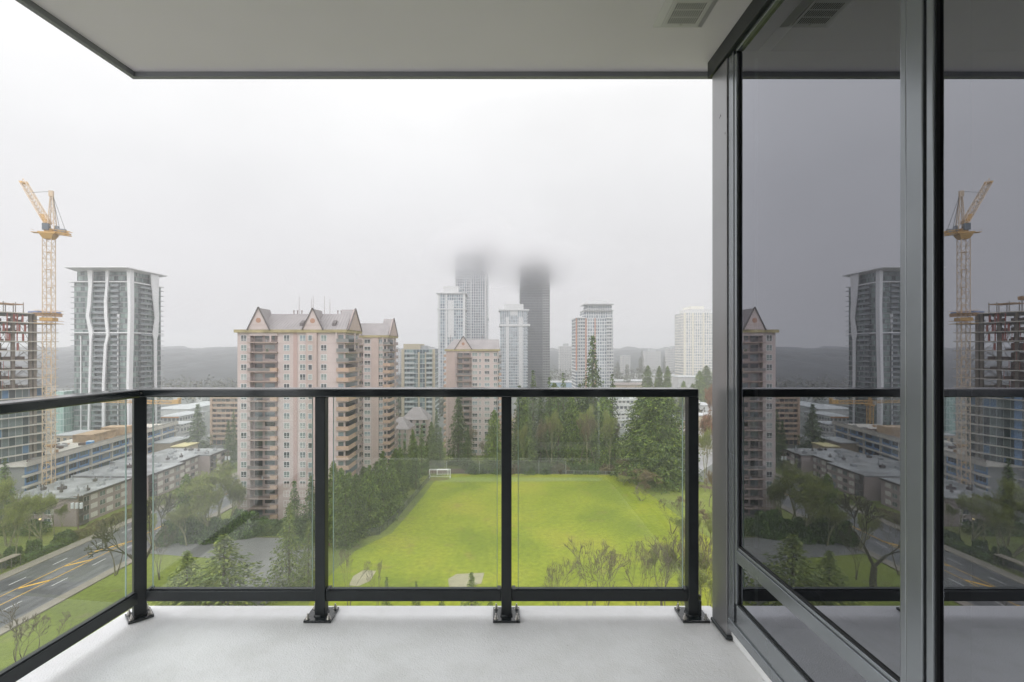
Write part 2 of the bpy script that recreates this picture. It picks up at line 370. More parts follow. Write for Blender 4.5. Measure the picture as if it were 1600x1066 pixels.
# wall of the flat behind the camera (seen only as faint reflections in the railing glass)
bwall = thing('glazed_door_wall', 'glazed sliding door wall behind the camera facing the balcony', 'door wall', (0,-.40,DZ))
FRL = mat('door_frame_paint', (.78,.79,.80), .5)
b = MB(); b.box(-2.0,-.765,-.1,.06,0,.115); b.box(-.565,.97,-.1,.06,0,.115)
for x0_, x1_ in ((-1.98,-1.86),(-1.42,-1.34),(-.764,-.568),(.255,.36),(.88,.965)): b.box(x0_,x1_,-.08,0,.116,2.55)
b.box(.361,.879,-.07,-.01,.225,.295); b.box(-1.33,-.766,-.07,-.01,.93,.99)
b.build('door_frame', FRL, bwall)
MB().quad((-2.0,-.05,.13),(.97,-.05,.13),(.97,-.05,2.55),(-2.0,-.05,2.55)).build('door_glass', mat('dark_door_glass',(.01,.01,.012),.05), bwall)
# blotches where sealant was rubbed off the corner panel
SEAL = mat('black_sealant', (.01,.01,.01), .5)
sb = MB()
for (px, py, r) in ((1126,181,1.9),(1124.5,184,1.2),(1133,208.5,1.2),(1138.5,209,.8),(1141,219,1.0),(1139,211,.6),(1140,214,.6)):
    Yp = .965*F/(px-CX); zp = ZA(py, Yp); rr = r*.0028
    sb.prism([(0,0)]*3, 0, 0) if False else None
    k = 7; pts = []
    for i in range(k):
        a = 2*math.pi*i/k; q = rr*(.6+.7*random.random()); pts.append((.9646, Yp+q*math.cos(a), zp+1.5*q*math.sin(a)))
    n = len(sb.v); sb.v += [(p[0]-.97, p[1], p[2]-DZ) for p in pts] ; sb.f.append(tuple(range(n, n+k))); sb.m.append(0)
sb.build('sealant_spot', SEAL, ww)

# exhaust vent in the ceiling -----------------------------------------------
vt = thing('ceiling_vent', 'white square exhaust vent with slotted grille set in the balcony ceiling', 'vent', (.72, 1.90, CE))
VP = mat('vent_plastic', (.66,.65,.65), .45)
x0, x1, y0, y1 = -.100, .104, -.11, .137
i0, i1, j0, j1 = x0+.026, x1-.026, y0+.026, y1-.026
v = MB(); v.hull([(i0,j0,-.013),(i1,j0,-.013),(i1,j1,-.013),(i0,j1,-.013)], [(x0,y0,-.0005),(x1,y0,-.0005),(x1,y1,-.0005),(x0,y1,-.0005)])
v.build('vent_frame', VP, vt)
sx = [i0+.022 + k*(i1-i0-.044)/13 for k in range(14)]
MB().box(i0+.006, i1-.006, j0+.006, j1-.006, -.0165, -.0132).build('vent_cover', VP, vt, bevel=.002)
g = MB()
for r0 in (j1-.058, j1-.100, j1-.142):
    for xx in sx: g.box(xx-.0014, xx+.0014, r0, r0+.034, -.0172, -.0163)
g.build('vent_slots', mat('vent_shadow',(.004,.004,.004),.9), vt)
g = MB(); g.tube((0.002,j1-.016,-.0185),(0.002,j1-.016,-.016),.004,n=10); g.build('screw', STEEL, vt)

#==SETTING==
# ------------------------------------------------------------------ ground, field, road
def grass_mat(name, c1, c2, c3, s=.35, bump=.25):
    m = bpy.data.materials.new(name); m.use_nodes = True; t = m.node_tree; N = t.nodes; L = t.links; b = N['Principled BSDF']
    b.inputs['Roughness'].default_value = .9; b.inputs['Specular IOR Level'].default_value = .2
    tcn = N.new('ShaderNodeTexCoord')
    def nz(sc, det=5):
        n = N.new('ShaderNodeTexNoise'); n.inputs['Scale'].default_value = sc; n.inputs['Detail'].default_value = det; L.new(tcn.outputs['Object'], n.inputs['Vector']); return n.outputs['Fac']
    cr = N.new('ShaderNodeValToRGB'); E = cr.color_ramp.elements; E.new(.5)
    for e, p, c3_ in zip(E, (.36,.5,.64), (c1,c2,c3)): e.position = p; e.color = (*c3_, 1)
    L.new(nz(.045, 6), cr.inputs[0])
    q = N.new('ShaderNodeMapRange'); q.inputs['From Min'].default_value = .3; q.inputs['From Max'].default_value = .7; q.inputs['To Min'].default_value = .78; q.inputs['To Max'].default_value = 1.2
    L.new(nz(s*3, 8), q.inputs['Value'])
    q3 = N.new('ShaderNodeMapRange'); q3.inputs['From Min'].default_value = .60; q3.inputs['From Max'].default_value = .74; q3.inputs['To Max'].default_value = .5
    L.new(nz(.16, 9), q3.inputs['Value']); mxw = N.new('ShaderNodeMix'); mxw.data_type = 'RGBA'; L.new(q3.outputs[0], mxw.inputs['Factor']); L.new(cr.outputs[0], mxw.inputs['A']); mxw.inputs['B'].default_value = (c3[0]*.95, c3[1]*.62, c3[2]*2+.02, 1)
    v = N.new('ShaderNodeVectorMath'); v.operation = 'SCALE'; L.new(mxw.outputs['Result'], v.inputs[0]); L.new(q.outputs[0], v.inputs['Scale'])
    L.new(v.outputs[0], b.inputs['Base Color'])
    bp = N.new('ShaderNodeBump'); bp.inputs['Strength'].default_value = bump; bp.inputs['Distance'].default_value = .15; L.new(nz(3.5, 6), bp.inputs['Height']); L.new(bp.outputs[0], b.inputs['Normal'])
    return m
GROUND = grass_mat('rough_grass', (.085,.105,.03), (.13,.16,.035), (.17,.19,.05))
FIELD = grass_mat('field_grass', (.14,.18,.013), (.19,.225,.015), (.235,.245,.022), .3)
VERGE = grass_mat('verge_grass', (.11,.14,.025), (.14,.175,.03), (.165,.19,.04))
URBAN = mat('urban_ground', (.10,.105,.095), .85, noise=(.03,.5,8))
ASPH = mat('wet_asphalt', (.095,.097,.10), .35, 0, .5, noise=(.22,.4,9), bump=(8,.08))
LOT = mat('worn_asphalt', (.16,.16,.155), .45, 0, .5, noise=(.10,.25,8))
CONC = mat('pavement_concrete', (.20,.18,.145), .7, noise=(.6,.15))
YEL = mat('yellow_road_paint', (.62,.36,.035), .6, noise=(.8,.2)); WHT = mat('white_road_paint', (.62,.62,.60), .6, noise=(.8,.15))
MULCH = mat('bark_mulch', (.10,.06,.04), .9, noise=(1,.3)); SAND = mat('infield_sand', (.27,.25,.16), .9, noise=(.5,.12))
def sheet(name, pts, z, m, st=True):
    mb = MB(); n = len(pts); mb.v = [(p[0], p[1], z) for p in pts]; mb.f = [tuple(range(n))]; mb.m = [0]
    o = mb.build(name, m)
    if o.data.polygons[0].normal.z < 0: o.data.flip_normals()
    if st: struct(o)
    return o
# one sheet to the horizon, rising gently into the far haze
gx = [-2600,-1400,-800,-400,-200,0,200,400,800,1400,2600]; gy = [-60,100,260,420,600,900,1300,1800,2600]
mb = MB(); 
for y in gy:
    for x in gx: mb.v.append((x, y, -.02))
nx = len(gx)
for j in range(len(gy)-1):
    for i in range(nx-1): mb.f.append((j*nx+i, j*nx+i+1, (j+1)*nx+i+1, (j+1)*nx+i)); mb.m.append(0)
struct(mb.build('ground', GROUND))
sheet('town_ground', [(-1500,236),(-100,228),(-20,262),(75,262),(90,230),(70,205),(64,190),(75,178),(120,160),(400,180),(900,700),(1500,2400),(-1500,2400)], .02, URBAN)
sheet('town_yard', [(-400,120),(-146,128),(-119,205),(-100,240),(-400,240)], .03, URBAN)
# playing field
fp = [G(500,945),G(480,870),G(500,852),G(560,846),G(605,830),G(632,800),G(655,772),G(668,752),G(700,742),G(960,742),G(985,765),G(1012,800),G(1040,830),G(1075,860),G(1113,880),G(1150,960)]
fp = [(-33,62),(-38,100),(-36,118),(-33,124),(-29.5,130),(-27.5,150),(-26,170),(-25,187),(-22,192),(40,193),(47,180),(50,160),(52,135),(56,112),(60,95),(64,62)]
sheet('playing_field', fp, .06, FIELD)
sheet('lawn', [(-86,60),(-33.5,60),(-38.5,101),(-41,112),(-52,116),(-70,118),(-85,116)], .03, VERGE)
sheet('park_lawn', [(40.5,193.2),(47.5,180),(50.5,160),(52.5,135),(56.5,112),(90,110),(120,158),(72,177),(60,192)], .035, VERGE)
sheet('mown_strip', [(-24,180),(36,181),(38,186),(-24,186.5)], .09, grass_mat('pale_grass', (.17,.22,.05), (.20,.245,.06), (.22,.25,.07)))
def ragged(name, cx, cy, rx_, ry_, m, z, seed, n=40):
    g = random.Random(seed); ph = [g.uniform(0,6.28) for _ in range(3)]; pts = []
    for i in range(n):
        a = 2*math.pi*i/n; k = 1+.16*math.sin(2*a+ph[0])+.12*math.sin(5*a+ph[1])+.08*math.sin(9*a+ph[2])+g.uniform(-.05,.05); pts.append((cx+rx_*k*math.cos(a), cy+ry_*k*math.sin(a)))
    return sheet(name, pts, z, m)
MUD = grass_mat('worn_turf', (.13,.13,.04), (.16,.15,.05), (.20,.17,.08), .8)
for i, (x, y, a, b) in enumerate(((-24,184,4.5,1.8),(4,188.6,6,.8))): ragged('worn_patch', x, y, a, b, MUD, .102+.003*i, i)
for nm, pts in (('sand_infield', [(552,900),(568,891),(588,892),(578,908),(560,916),(545,915)]), ('sand_infield', [(700,905),(713,897),(757,895),(752,912),(735,915),(712,922),(702,918)])):
    sheet(nm, [G(*p, .1)[:2] for p in pts], .10, SAND)
# cul-de-sac
lot = [(-104,138),(-86,127),(-72,123.5),(-64,127),(-50,126.5),(-44,120),(-42,108),(-46,92),(-52,84),(-57,86),(-56,98),(-61,108),(-68,114.5),(-84,117),(-104,128)]
sheet('parking_road', lot, .07, LOT)
# the road
def rx(Y, off=0): return -96 + .035*(Y-110) + off
def strip(name, o0, o1, y0, y1, z, m, st=True):
    return sheet(name, [(rx(y0,o0),y0),(rx(y0,o1),y0),(rx(y1,o1),y1),(rx(y1,o0),y1)], z, m, st)
sheet('unseen_grey_ground', [(-84,-55),(150,-55),(150,57),(-84,57)], .08, LOT)  # unseen grey sheet below the balcony, added to cut green bounce onto the ceiling
strip('road', -9.5, 9.0, 40, 420, .10, ASPH)
def slab(name, o0, o1, y0, y1, z0, z1, m):
    mb = MB().prism([(rx(y0,o0),y0),(rx(y0,o1),y0),(rx(y1,o1),y1),(rx(y1,o0),y1)], z0, z1); return struct(mb.build(name, m))
slab('pavement', -12.3, -9.5, 40, 230, 0, .24, CONC); slab('pavement', 9.0, 11.2, 40, 124, 0, .24, CONC); slab('pavement', 9.0, 11.2, 142, 230, 0, .24, CONC)
for i, (o0, o1, ya, yb) in enumerate(((-8.2,-7.4,60,230),(-6.7,-5.9,60,230),(-4.9,-4.1,60,230),(1.6,2.4,60,230),(4.6,5.4,60,230),(7.0,7.8,60,230),(-1.9,-.6,88,97),(-1.6,.2,103,108),(2.6,4.9,118,126))):
    strip('road_wear', o0, o1, ya, yb, .108 if i < 6 else .114, mat('worn_track', (.075,.077,.082) if i < 6 else (.13,.13,.14), .3, noise=(.5,.3,8)))
mk = MB()
def seg(x0, y0, x1, y1, w, m=0):
    d = Vector((x1-x0, y1-y0)).normalized(); n = Vector((-d.y, d.x))*w/2; z = .125
    mk.quad((x0-n.x,y0-n.y,z),(x1-n.x,y1-n.y,z),(x1+n.x,y1+n.y,z),(x0+n.x,y0+n.y,z), m)
for off in (-2.7, .7): seg(rx(60,off), 60, rx(118.2,off), 118.2, .2)
for yy in (71.0, 81.4, 91.6, 101.8, 112.0): seg(rx(yy,-2.6), yy-1.8, rx(yy,.7), yy+1.8, .6)
seg(rx(118.2,-2.7),118.2, rx(124,1.2),124.6,.6); seg(rx(118.2,.7),118.2, rx(140,1.4),140,.25); seg(rx(124,1.0),124.6, rx(230,1.0),230,.45)
for k in range(-4, 12):
    yy = 101.3 + 9.6*k
    seg(rx(yy,-5.9), yy, rx(yy+3.6,-5.9), yy+3.6, .17, 1); 
    seg(rx(yy,3.3), yy-.3, rx(yy+3.6,3.3), yy+3.3, .17, 1)
mko = mk.build('road_marking', [YEL, WHT])
for p in mko.data.polygons:
    if p.normal.z < 0: p.flip()
struct(mko)

# ------------------------------------------------------------------ foliage prototypes
def leaf_mat(name, cols, rough=.75, trans=True):
    m = bpy.data.materials.new(name); m.use_nodes = True; t = m.node_tree; N = t.nodes; L = t.links; b = N['Principled BSDF']
    b.inputs['Roughness'].default_value = rough; b.inputs['Specular IOR Level'].default_value = .25
    ge = N.new('ShaderNodeNewGeometry'); cr = N.new('ShaderNodeValToRGB'); E = cr.color_ramp.elements
    while len(E) < len(cols): E.new(.5)
    for i, (e, c3) in enumerate(zip(E, cols)): e.position = i/(len(cols)-1); e.color = (*c3, 1)
    L.new(ge.outputs['Random Per Island'], cr.inputs[0])
    oi = N.new('ShaderNodeObjectInfo'); q = N.new('ShaderNodeMapRange'); q.inputs['To Min'].default_value = .8; q.inputs['To Max'].default_value = 1.22; L.new(oi.outputs['Random'], q.inputs['Value'])
    tcn = N.new('ShaderNodeTexCoord'); n = N.new('ShaderNodeTexNoise'); n.inputs['Scale'].default_value = .45; n.inputs['Detail'].default_value = 3; L.new(tcn.outputs['Object'], n.inputs['Vector'])
    q2 = N.new('ShaderNodeMapRange'); q2.inputs['From Min'].default_value = .35; q2.inputs['From Max'].default_value = .65; q2.inputs['To Min'].default_value = .7; q2.inputs['To Max'].default_value = 1.3; L.new(n.outputs['Fac'], q2.inputs['Value'])
    mm = N.new('ShaderNodeMath'); mm.operation = 'MULTIPLY'; L.new(q.outputs[0], mm.inputs[0]); L.new(q2.outputs[0], mm.inputs[1])
    v = N.new('ShaderNodeVectorMath'); v.operation = 'SCALE'; L.new(cr.outputs[0], v.inputs[0]); L.new(mm.outputs[0], v.inputs['Scale'])
    L.new(v.outputs[0], b.inputs['Base Color']); return m
FIR = leaf_mat('fir_needles', [(.030,.055,.022),(.075,.115,.036),(.135,.18,.054)])
CEDAR = leaf_mat('cedar_fronds', [(.032,.060,.014),(.090,.14,.026),(.175,.22,.040)])
SPRUCE = leaf_mat('young_conifer', [(.07,.10,.03),(.13,.17,.045),(.22,.25,.065)])
BUD = leaf_mat('budding_leaves', [(.16,.20,.05),(.22,.26,.065),(.27,.28,.09)])
BROWN = leaf_mat('russet_twigs', [(.13,.105,.065),(.18,.14,.085),(.22,.18,.10)])
RUSS = leaf_mat('russet_leaves', [(.15,.10,.06),(.21,.145,.085),(.23,.20,.08)])
LAUREL = leaf_mat('laurel_leaves', [(.04,.07,.025),(.07,.12,.03),(.11,.17,.04)], .5)
REDTW = leaf_mat('reddish_twigs', [(.22,.10,.07),(.29,.15,.10),(.25,.19,.10)])
SEEDS = leaf_mat('dry_seed_heads', [(.11,.075,.045),(.16,.11,.065),(.19,.15,.08)])
HAZETREE = leaf_mat('woodland', [(.06,.075,.05),(.09,.10,.065),(.13,.12,.08)])
BARK = mat('bark', (.10,.082,.062), .9, noise=(2,.3)); MOSSY = mat('mossy_bark', (.21,.205,.11), .9, noise=(1.5,.35)); BARKD = mat('dark_mossy_bark', (.06,.058,.03), .9, noise=(1.5,.35)); BARKG = mat('grey_bark', (.12,.10,.065), .9, noise=(2,.3))

def leaf_mesh(name, pos, d, size, aspect, material, droop=None):
    """pos (n,3) centres, d (n,3) long axes, size (n,) -> one diamond-shaped face per leaf cluster"""
    n = len(pos); d = d/np.linalg.norm(d, axis=1, keepdims=True)
    r = rng.normal(size=(n,3)); s = np.cross(d, r); s /= np.linalg.norm(s, axis=1, keepdims=True)
    L = size[:,None]; w = L*aspect
    v = np.stack([pos - d*L*.5, pos + s*w*.5 - d*L*.05, pos + d*L*.5, pos - s*w*.5 - d*L*.05], axis=1).reshape(-1,3)
    me = bpy.data.meshes.new(name); me.vertices.add(4*n); me.vertices.foreach_set('co', v.ravel().astype(np.float32))
    me.loops.add(4*n); me.loops.foreach_set('vertex_index', np.arange(4*n, dtype=np.int32))
    me.polygons.add(n); me.polygons.foreach_set('loop_start', np.arange(0, 4*n, 4, dtype=np.int32)); me.polygons.foreach_set('loop_total', np.full(n, 4, dtype=np.int32))
    me.materials.append(material); me.update(calc_edges=True); return me

def conifer(name, material, H=20, RAD=4.2, whorls=34, per=9, leaf=.42, clusters=26, droop=.35, taper=1.0, gap=.06, seed=0, top=.0, low=.04, lean=.5):
    g = np.random.default_rng(seed); P_, D_, S_ = [], [], []; br = MB()
    br.tube((0,0,0), (0,0,H*.6), H*.014, H*.008, 7); br.tube((0,0,H*.6), (0,0,H*.985), H*.008, .02, 5)
    lop = g.uniform(.75, 1.15, 12) if material is not CEDAR else g.uniform(.92, 1.06, 12)
    for k in range(whorls):
        t = low + (1-low)*(k/(whorls-1))**.92
        z = H*t; rad0 = RAD*((1-t)**taper*(1-top)+.02) * (.55+.45*min(1, t/.12)) * g.uniform(.82, 1.12)
        m = max(4, int(per*(1-t*.45)))
        a0 = g.uniform(0, 6.28)
        for i in range(m):
            if g.random() < gap: continue
            a = a0 + 6.283*i/m + g.uniform(-.3, .3); sec = int((a % 6.283)/6.283*12) % 12
            Lb = rad0*g.uniform(.72, 1.12)*lop[sec]
            if Lb < .12: Lb = .12
            dz = -droop*Lb + (.25*Lb if t > .75 else 0)
            end = np.array([math.cos(a)*Lb, math.sin(a)*Lb, dz]); org = np.array([0,0,z])
            nn = max(4, int(clusters*(.25+.75*Lb/RAD)))
            u = g.uniform(.12, 1.0, nn)**.75
            p = org + u[:,None]*end + np.array([0,0,1])*(-(u**2)[:,None]*Lb*.08)
            spread = (.16*Lb*(1.15-u)+.14*leaf/.42)[:,None]
            p = p + g.normal(size=(nn,3))*spread*np.array([1,1,.55])
            dirn = end/np.linalg.norm(end) + g.normal(size=(nn,3))*.55 + np.array([0,0,-lean])
            P_.append(p); D_.append(dirn); S_.append(leaf*g.uniform(.6,1.5,nn))
            if i % 3 == 0 and Lb > 1: br.tube((0,0,z), tuple(org+end*.8), .05, .015, 3)
    me = leaf_mesh(name+'_crown', np.concatenate(P_), np.concatenate(D_), np.concatenate(S_), .42, material)
    return br.mesh(name+'_trunk', [BARK]), me, H, RAD

def bare(name, bark, H=14, spread=.55, seed=0, depth=6, leafm=None, leafn=0, leafsz=.3, trunk=.22, r0=.2, up=.25, twig=.012, split=(2,4), stems=1, lk=3):
    g = random.Random(seed); br = MB(); tips = []
    def grow(p, d, L, r, k):
        segs = 2 if k < 3 else 1
        for s_ in range(segs):
            d2 = (d + Vector((g.gauss(0,.12), g.gauss(0,.12), g.gauss(0,.08)))).normalized()
            q = p + d2*L/segs; r2 = max(twig, r*.84)
            br.tube(p, q, r, r2, 5 if k < 2 else 3); p, d, r = q, d2, r2
        if k >= lk: tips.append((p, d))
        if k >= depth: return
        n = g.randint(*split) if k < depth-1 else g.randint(2, 3)
        for i in range(n):
            a = g.uniform(0, 6.283); ax = Vector((math.cos(a), math.sin(a), 0))
            sp = spread*g.uniform(.6, 1.35)
            nd = (d + ax*sp + Vector((0,0,up*g.uniform(.3,1)))).normalized()
            grow(p, nd, L*g.uniform(.62,.86), max(twig, r*g.uniform(.52,.72)), k+1)
    for s_ in range(stems):
        a = g.uniform(0, 6.28); d0 = Vector((math.cos(a)*(.45 if stems > 1 else .05), math.sin(a)*(.45 if stems > 1 else .05), 1)).normalized()
        grow(Vector((math.cos(a)*.2*(stems > 1), math.sin(a)*.2*(stems > 1), -.1)), d0, H*trunk, r0, 0)
    zm = max(v[2] for v in br.v); k = H/zm
    br.v = [(v[0]*k, v[1]*k, v[2]*k) for v in br.v]
    crown = None
    if leafm:
        pts = []; dr = []
        for p, d in tips:
            for _ in range(leafn):
                pts.append([p.x*k+g.gauss(0,.25), p.y*k+g.gauss(0,.25), p.z*k+g.gauss(0,.22)]); dr.append([d.x+g.gauss(0,.5), d.y+g.gauss(0,.5), d.z+g.gauss(0,.5)])
        sz = np.array([leafsz*g.uniform(.6,1.4) for _ in pts])
        crown = leaf_mesh(name+'_crown', np.array(pts), np.array(dr), sz, .55, leafm)
    return br.mesh(name+'_trunk', [bark]), crown, H, max(abs(v[0]) for v in br.v)

def bush(name, material, n=2600, rx_=1.0, rz=1.0, leaf=.16, seed=0, flat=False):
    g = np.random.default_rng(seed)
    d = g.normal(size=(n,3)); d /= np.linalg.norm(d, axis=1, keepdims=True); d[:,2] = np.abs(d[:,2])
    lob = 1 + .16*np.sin(d[:,0]*5+seed) * np.cos(d[:,1]*6+1) + .12*np.sin(d[:,2]*9+seed)
    rr = g.uniform(.55, 1.0, n)**.5 * lob
    p = d*rr[:,None]*np.array([rx_, rx_, rz]); p[:,2] += .02
    return leaf_mesh(name, p, d + g.normal(size=(n,3))*.8, leaf*g.uniform(.6,1.5,n), .6, material)
def hedge_mesh(name, material, L, W_, H, leaf=.35, n=5000, seed=0):
    g = np.random.default_rng(seed); f = g.random(n); p = np.empty((n,3))
    p[:,0] = g.uniform(-L/2, L/2, n); p[:,1] = g.uniform(-W_/2, W_/2, n); p[:,2] = g.uniform(0, H, n)
    side = f < .5; p[side,1] = np.sign(g.normal(size=side.sum()))*W_/2*g.uniform(.8,1.08,side.sum()); top = f > .6; p[top,2] = H*g.uniform(.86,1.06,top.sum())
    p[:,2] *= 1 + .10*np.sin(p[:,0]*.9+seed) + .06*np.sin(p[:,0]*2.3)
    return leaf_mesh(name, p, g.normal(size=(n,3)), leaf*g.uniform(.6,1.4,n), .6, material)

PR = {}
PR['fir'] = conifer('fir', FIR, 20, 3.6, 40, 9, .46, 24, .42, 1.0, .12, 1)
PR['fir2'] = conifer('fir2', FIR, 20, 3.3, 36, 8, .46, 22, .5, .85, .18, 2)
PR['spruce'] = conifer('spruce', SPRUCE, 14, 4.0, 34, 9, .36, 30, .28, 1.0, .05, 3)
PR['cedar'] = conifer('cedar', CEDAR, 16, 3.4, 46, 12, .38, 30, .30, .58, .02, 4, lean=1.1)
PR['cedar2'] = conifer('cedar2', CEDAR, 16, 3.2, 44, 12, .38, 30, .35, .66, .03, 5, lean=1.1)
PR['bigcedar'] = conifer('bigcedar', CEDAR, 30, 7.5, 62, 16, .52, 50, .30, .42, .02, 6, lean=1.1)
PR['bud'] = bare('bud', MOSSY, 14, .55, 7, 6, BUD, 5, .24, trunk=.13, r0=.16, up=.45, lk=2)
PR['bud2'] = bare('bud2', MOSSY, 14, .50, 8, 6, BUD, 6, .24, trunk=.12, r0=.16, up=.6, stems=3, lk=1)
PR['bare'] = bare('bare', BARKD, 17, .72, 9, 7, None, 0, trunk=.13, r0=.42, up=.06, twig=.036, split=(2,3))
PR['bare2'] = bare('bare2', BARKG, 10, .55, 10, 7, None, 0, trunk=.17, r0=.13, up=.22, twig=.018, stems=3, split=(2,2))
PR['bare3'] = bare('bare3', BARKG, 14, .55, 12, 7, None, 0, trunk=.16, r0=.15, up=.3, twig=.020, stems=2, split=(2,2))
PR['sumac'] = bare('sumac', BARKG, 16, .62, 13, 6, SEEDS, 2, .20, trunk=.2, r0=.12, up=.16, twig=.026, stems=5, lk=6, split=(2,2))
PR['sumac2'] = bare('sumac2', BARKG, 16, .72, 14, 6, SEEDS, 2, .20, trunk=.2, r0=.12, up=.14, twig=.026, stems=5, lk=6, split=(2,2))
PR['russet'] = bare('russet', BARKG, 9, .62, 15, 6, RUSS, 5, .26, trunk=.12, r0=.13, up=.10, lk=3)
PR['redtree'] = bare('redtree', BARKG, 12, .5, 16, 6, REDTW, 4, .3, trunk=.18, r0=.15, up=.3)
PR['brownwood'] = bare('brownwood', BARKG, 22, .45, 17, 6, BROWN, 3, .36, trunk=.13, r0=.2, up=.45, lk=2)
PR['shrub'] = (None, bush('shrub', LAUREL, 3000, 1, 1, .14, 1), 1, 1)
PR['shrub2'] = (None, bush('shrub2', CEDAR, 3000, 1, 1, .14, 2), 1, 1)
PR['brownshrub'] = (None, bush('brownshrub', BROWN, 3000, 1, 1, .16, 3), 1, 1)
PR['hazy'] = conifer('hazy', HAZETREE, 18, 5.0, 18, 8, .9, 14, .3, .55, .05, 21)
def tree(kind, name, x, y, h, w, label, cat='tree', group=None, rot=None, z=0):
    tm, cm, H, RAD_ = PR[kind]; r = random.uniform(0, 6.28) if rot is None else rot
    t = thing(name, label, cat, (x, y, z), r, group)
    sw = w/2/RAD_*(1.28 if cm and tm and kind in ('fir','fir2','spruce','cedar','cedar2','bigcedar') else 1)
    if tm: link('trunk', tm, t, scale=(sw*.5+h/H*.5, sw*.5+h/H*.5, h/H) if cm and kind not in ('bud','bud2','sumac','sumac2','russet','redtree','brownwood') else (sw, sw, h/H))
    if cm: link('crown' if tm else 'foliage', cm, t, scale=(sw, sw, h/H))
    return t
def treeP(kind, name, px, topy, Y, wpx, label, **k):
    """stands on the ground at distance Y, its tip at photo height topy and its crown wpx photo pixels wide"""
    return tree(kind, name, XA(px, Y), Y, ZA(topy, Y), wpx/F*Y, label, **k)

# left of the field
g_ = 'tall dark cedars in a dense row beside the playing field'
cs = [(533,733,126,46),(556,742,128,40),(577,728,133,44),(598,706,140,40),(612,716,147,34),(618,702,158,34),
      (545,738,138,42),(521,722,134,40),(568,730,146,38),(589,722,152,36),(540,744,121.5,38)]
nm = ['with the wide skirt nearest the centre post of the railing','second along the field edge','third along the field edge, over the goal end','fourth along the field edge','fifth along the field edge','last and farthest along the field edge',
      'in the back rank against the pink tower foot','in the back rank hidden behind the railing post','in the back rank, middle','in the back rank, farthest','lowest and nearest at the corner of the row']
for (px, ty, Y, w), n_ in zip(cs, nm): treeP(random.choice(['cedar','cedar2']), 'cedar_tree', px, ty, Y, w, 'dark dense cedar '+n_, group=g_)
cs = [(632,690,175,26),(645,672,182,24),(659,664,190,24),(674,660,200,26),(688,668,204,20),(625,700,168,28),(650,690,172,22)]
for i, (px, ty, Y, w) in enumerate(cs): treeP('cedar2' if i % 2 else 'fir', 'evergreen_tree', px, ty, Y, w, ORD[i]+' of the dark evergreens running back from the cedar row toward the goal', group='evergreens behind the goal line fence')
treeP('fir', 'fir_tree', 716, 611, 208, 44, 'tall dark fir in front of the farthest pink tower')
treeP('fir2', 'fir_tree', 682, 640, 206, 20, 'thin sparse fir left of the tall dark fir behind the goal')
treeP('fir', 'fir_tree', 731, 668, 200, 26, 'shorter fir at the right foot of the tall dark fir')
treeP('cedar', 'cedar_tree', 772, 642, 196, 36, 'broad cedar beside the third railing post, right of the pink tower')
treeP('brownwood', 'bare_tree', 748, 668, 203, 30, 'leafless brown tree before the farthest pink tower')
treeP('brownwood', 'bare_tree', 760, 690, 199, 26, 'low leafless tree left of the broad cedar by the railing post')
# the wood behind the field
wd = [('fir','fir_tree',812,603,204,40,'fir just right of the third railing post'),('fir2','fir_tree',833,580,212,34,'tall pointed fir, leftmost to rise above the rail in the middle wood'),
      ('fir','fir_tree',858,590,218,30,'slim fir second from left to rise above the rail'),('fir2','fir_tree',880,584,215,32,'slim fir beside the tallest one, its tip just over the rail'),
      ('fir','fir_tree',926,526,222,62,'tallest fir, standing in front of the white tower with orange strips'),('fir2','fir_tree',957,586,210,36,'fir to the right of the tallest one, at the edge of the wood'),
      ('cedar','cedar_tree',945,612,200,46,'green cedar below the tallest fir on its right'),('cedar2','cedar_tree',893,618,203,46,'green rounded cedar below the tallest fir on its left'),
      ('fir','fir_tree',845,610,206,40,'dark fir low in the middle of the wood'),('fir2','fir_tree',872,606,201,40,'dark fir at the middle of the field edge'),
      ('fir','fir_tree',906,600,230,40,'fir half hidden behind the tallest one'),('cedar','cedar_tree',822,636,198,34,'short cedar at the left end of the wood'),
      ('brownwood','bare_tree',862,655,197,40,'leafless brown tree in the middle of the wood'),('brownwood','bare_tree',905,645,196,44,'pale leafless tree in front of the wood, left of the edge'),
      ('brownwood','bare_tree',932,650,196.5,40,'leafless tree with yellowish twigs at the edge of the wood'),('brownwood','bare_tree',960,660,198,36,'leafless brown tree at the right edge of the wood')]
wd += [('bud','budding_tree',800+i*0+dx,ty,Y,w,lb) for i,(dx,ty,Y,w,lb) in enumerate(((18,662,194,34,'yellow-green budding tree at the left front of the wood'),(62,640,195.5,40,'yellow-green budding tree at the middle front of the wood'),(118,632,194,44,'pale budding tree before the tallest fir'),(152,640,193.5,40,'pale olive budding tree at the right front of the wood')))]
wd += [('cedar2','cedar_tree',866,600,224,50,'broad dark cedar deep in the middle of the wood'),('cedar','cedar_tree',918,612,226,56,'broad dark cedar behind the tallest fir'),('cedar2','cedar_tree',820,612,220,46,'broad dark cedar deep at the left of the wood')]
for k, n_, px, ty, Y, w, lb in wd: treeP(k, n_, px, ty, Y, w, lb, group='trees of the wood behind the playing field')
for i, px in enumerate((800, 828, 850, 875, 900, 925, 948, 780, 745)): 
    tree('shrub' if i % 3 else 'brownshrub', 'shrub', XA(px, 194.5), 194.5, 3.2, 8, ORD[i]+' of the low shrubs along the far edge of the field', 'shrub', 'shrubs under the trees at the far edge of the field')
treeP('bigcedar', 'cedar_tree', 1029, 612, 181, 104, 'huge broad cedar right of the field, biggest crown in the park')
treeP('bigcedar', 'cedar_tree', 1010, 618, 189, 84, 'huge cedar merging with the left of the biggest crown')
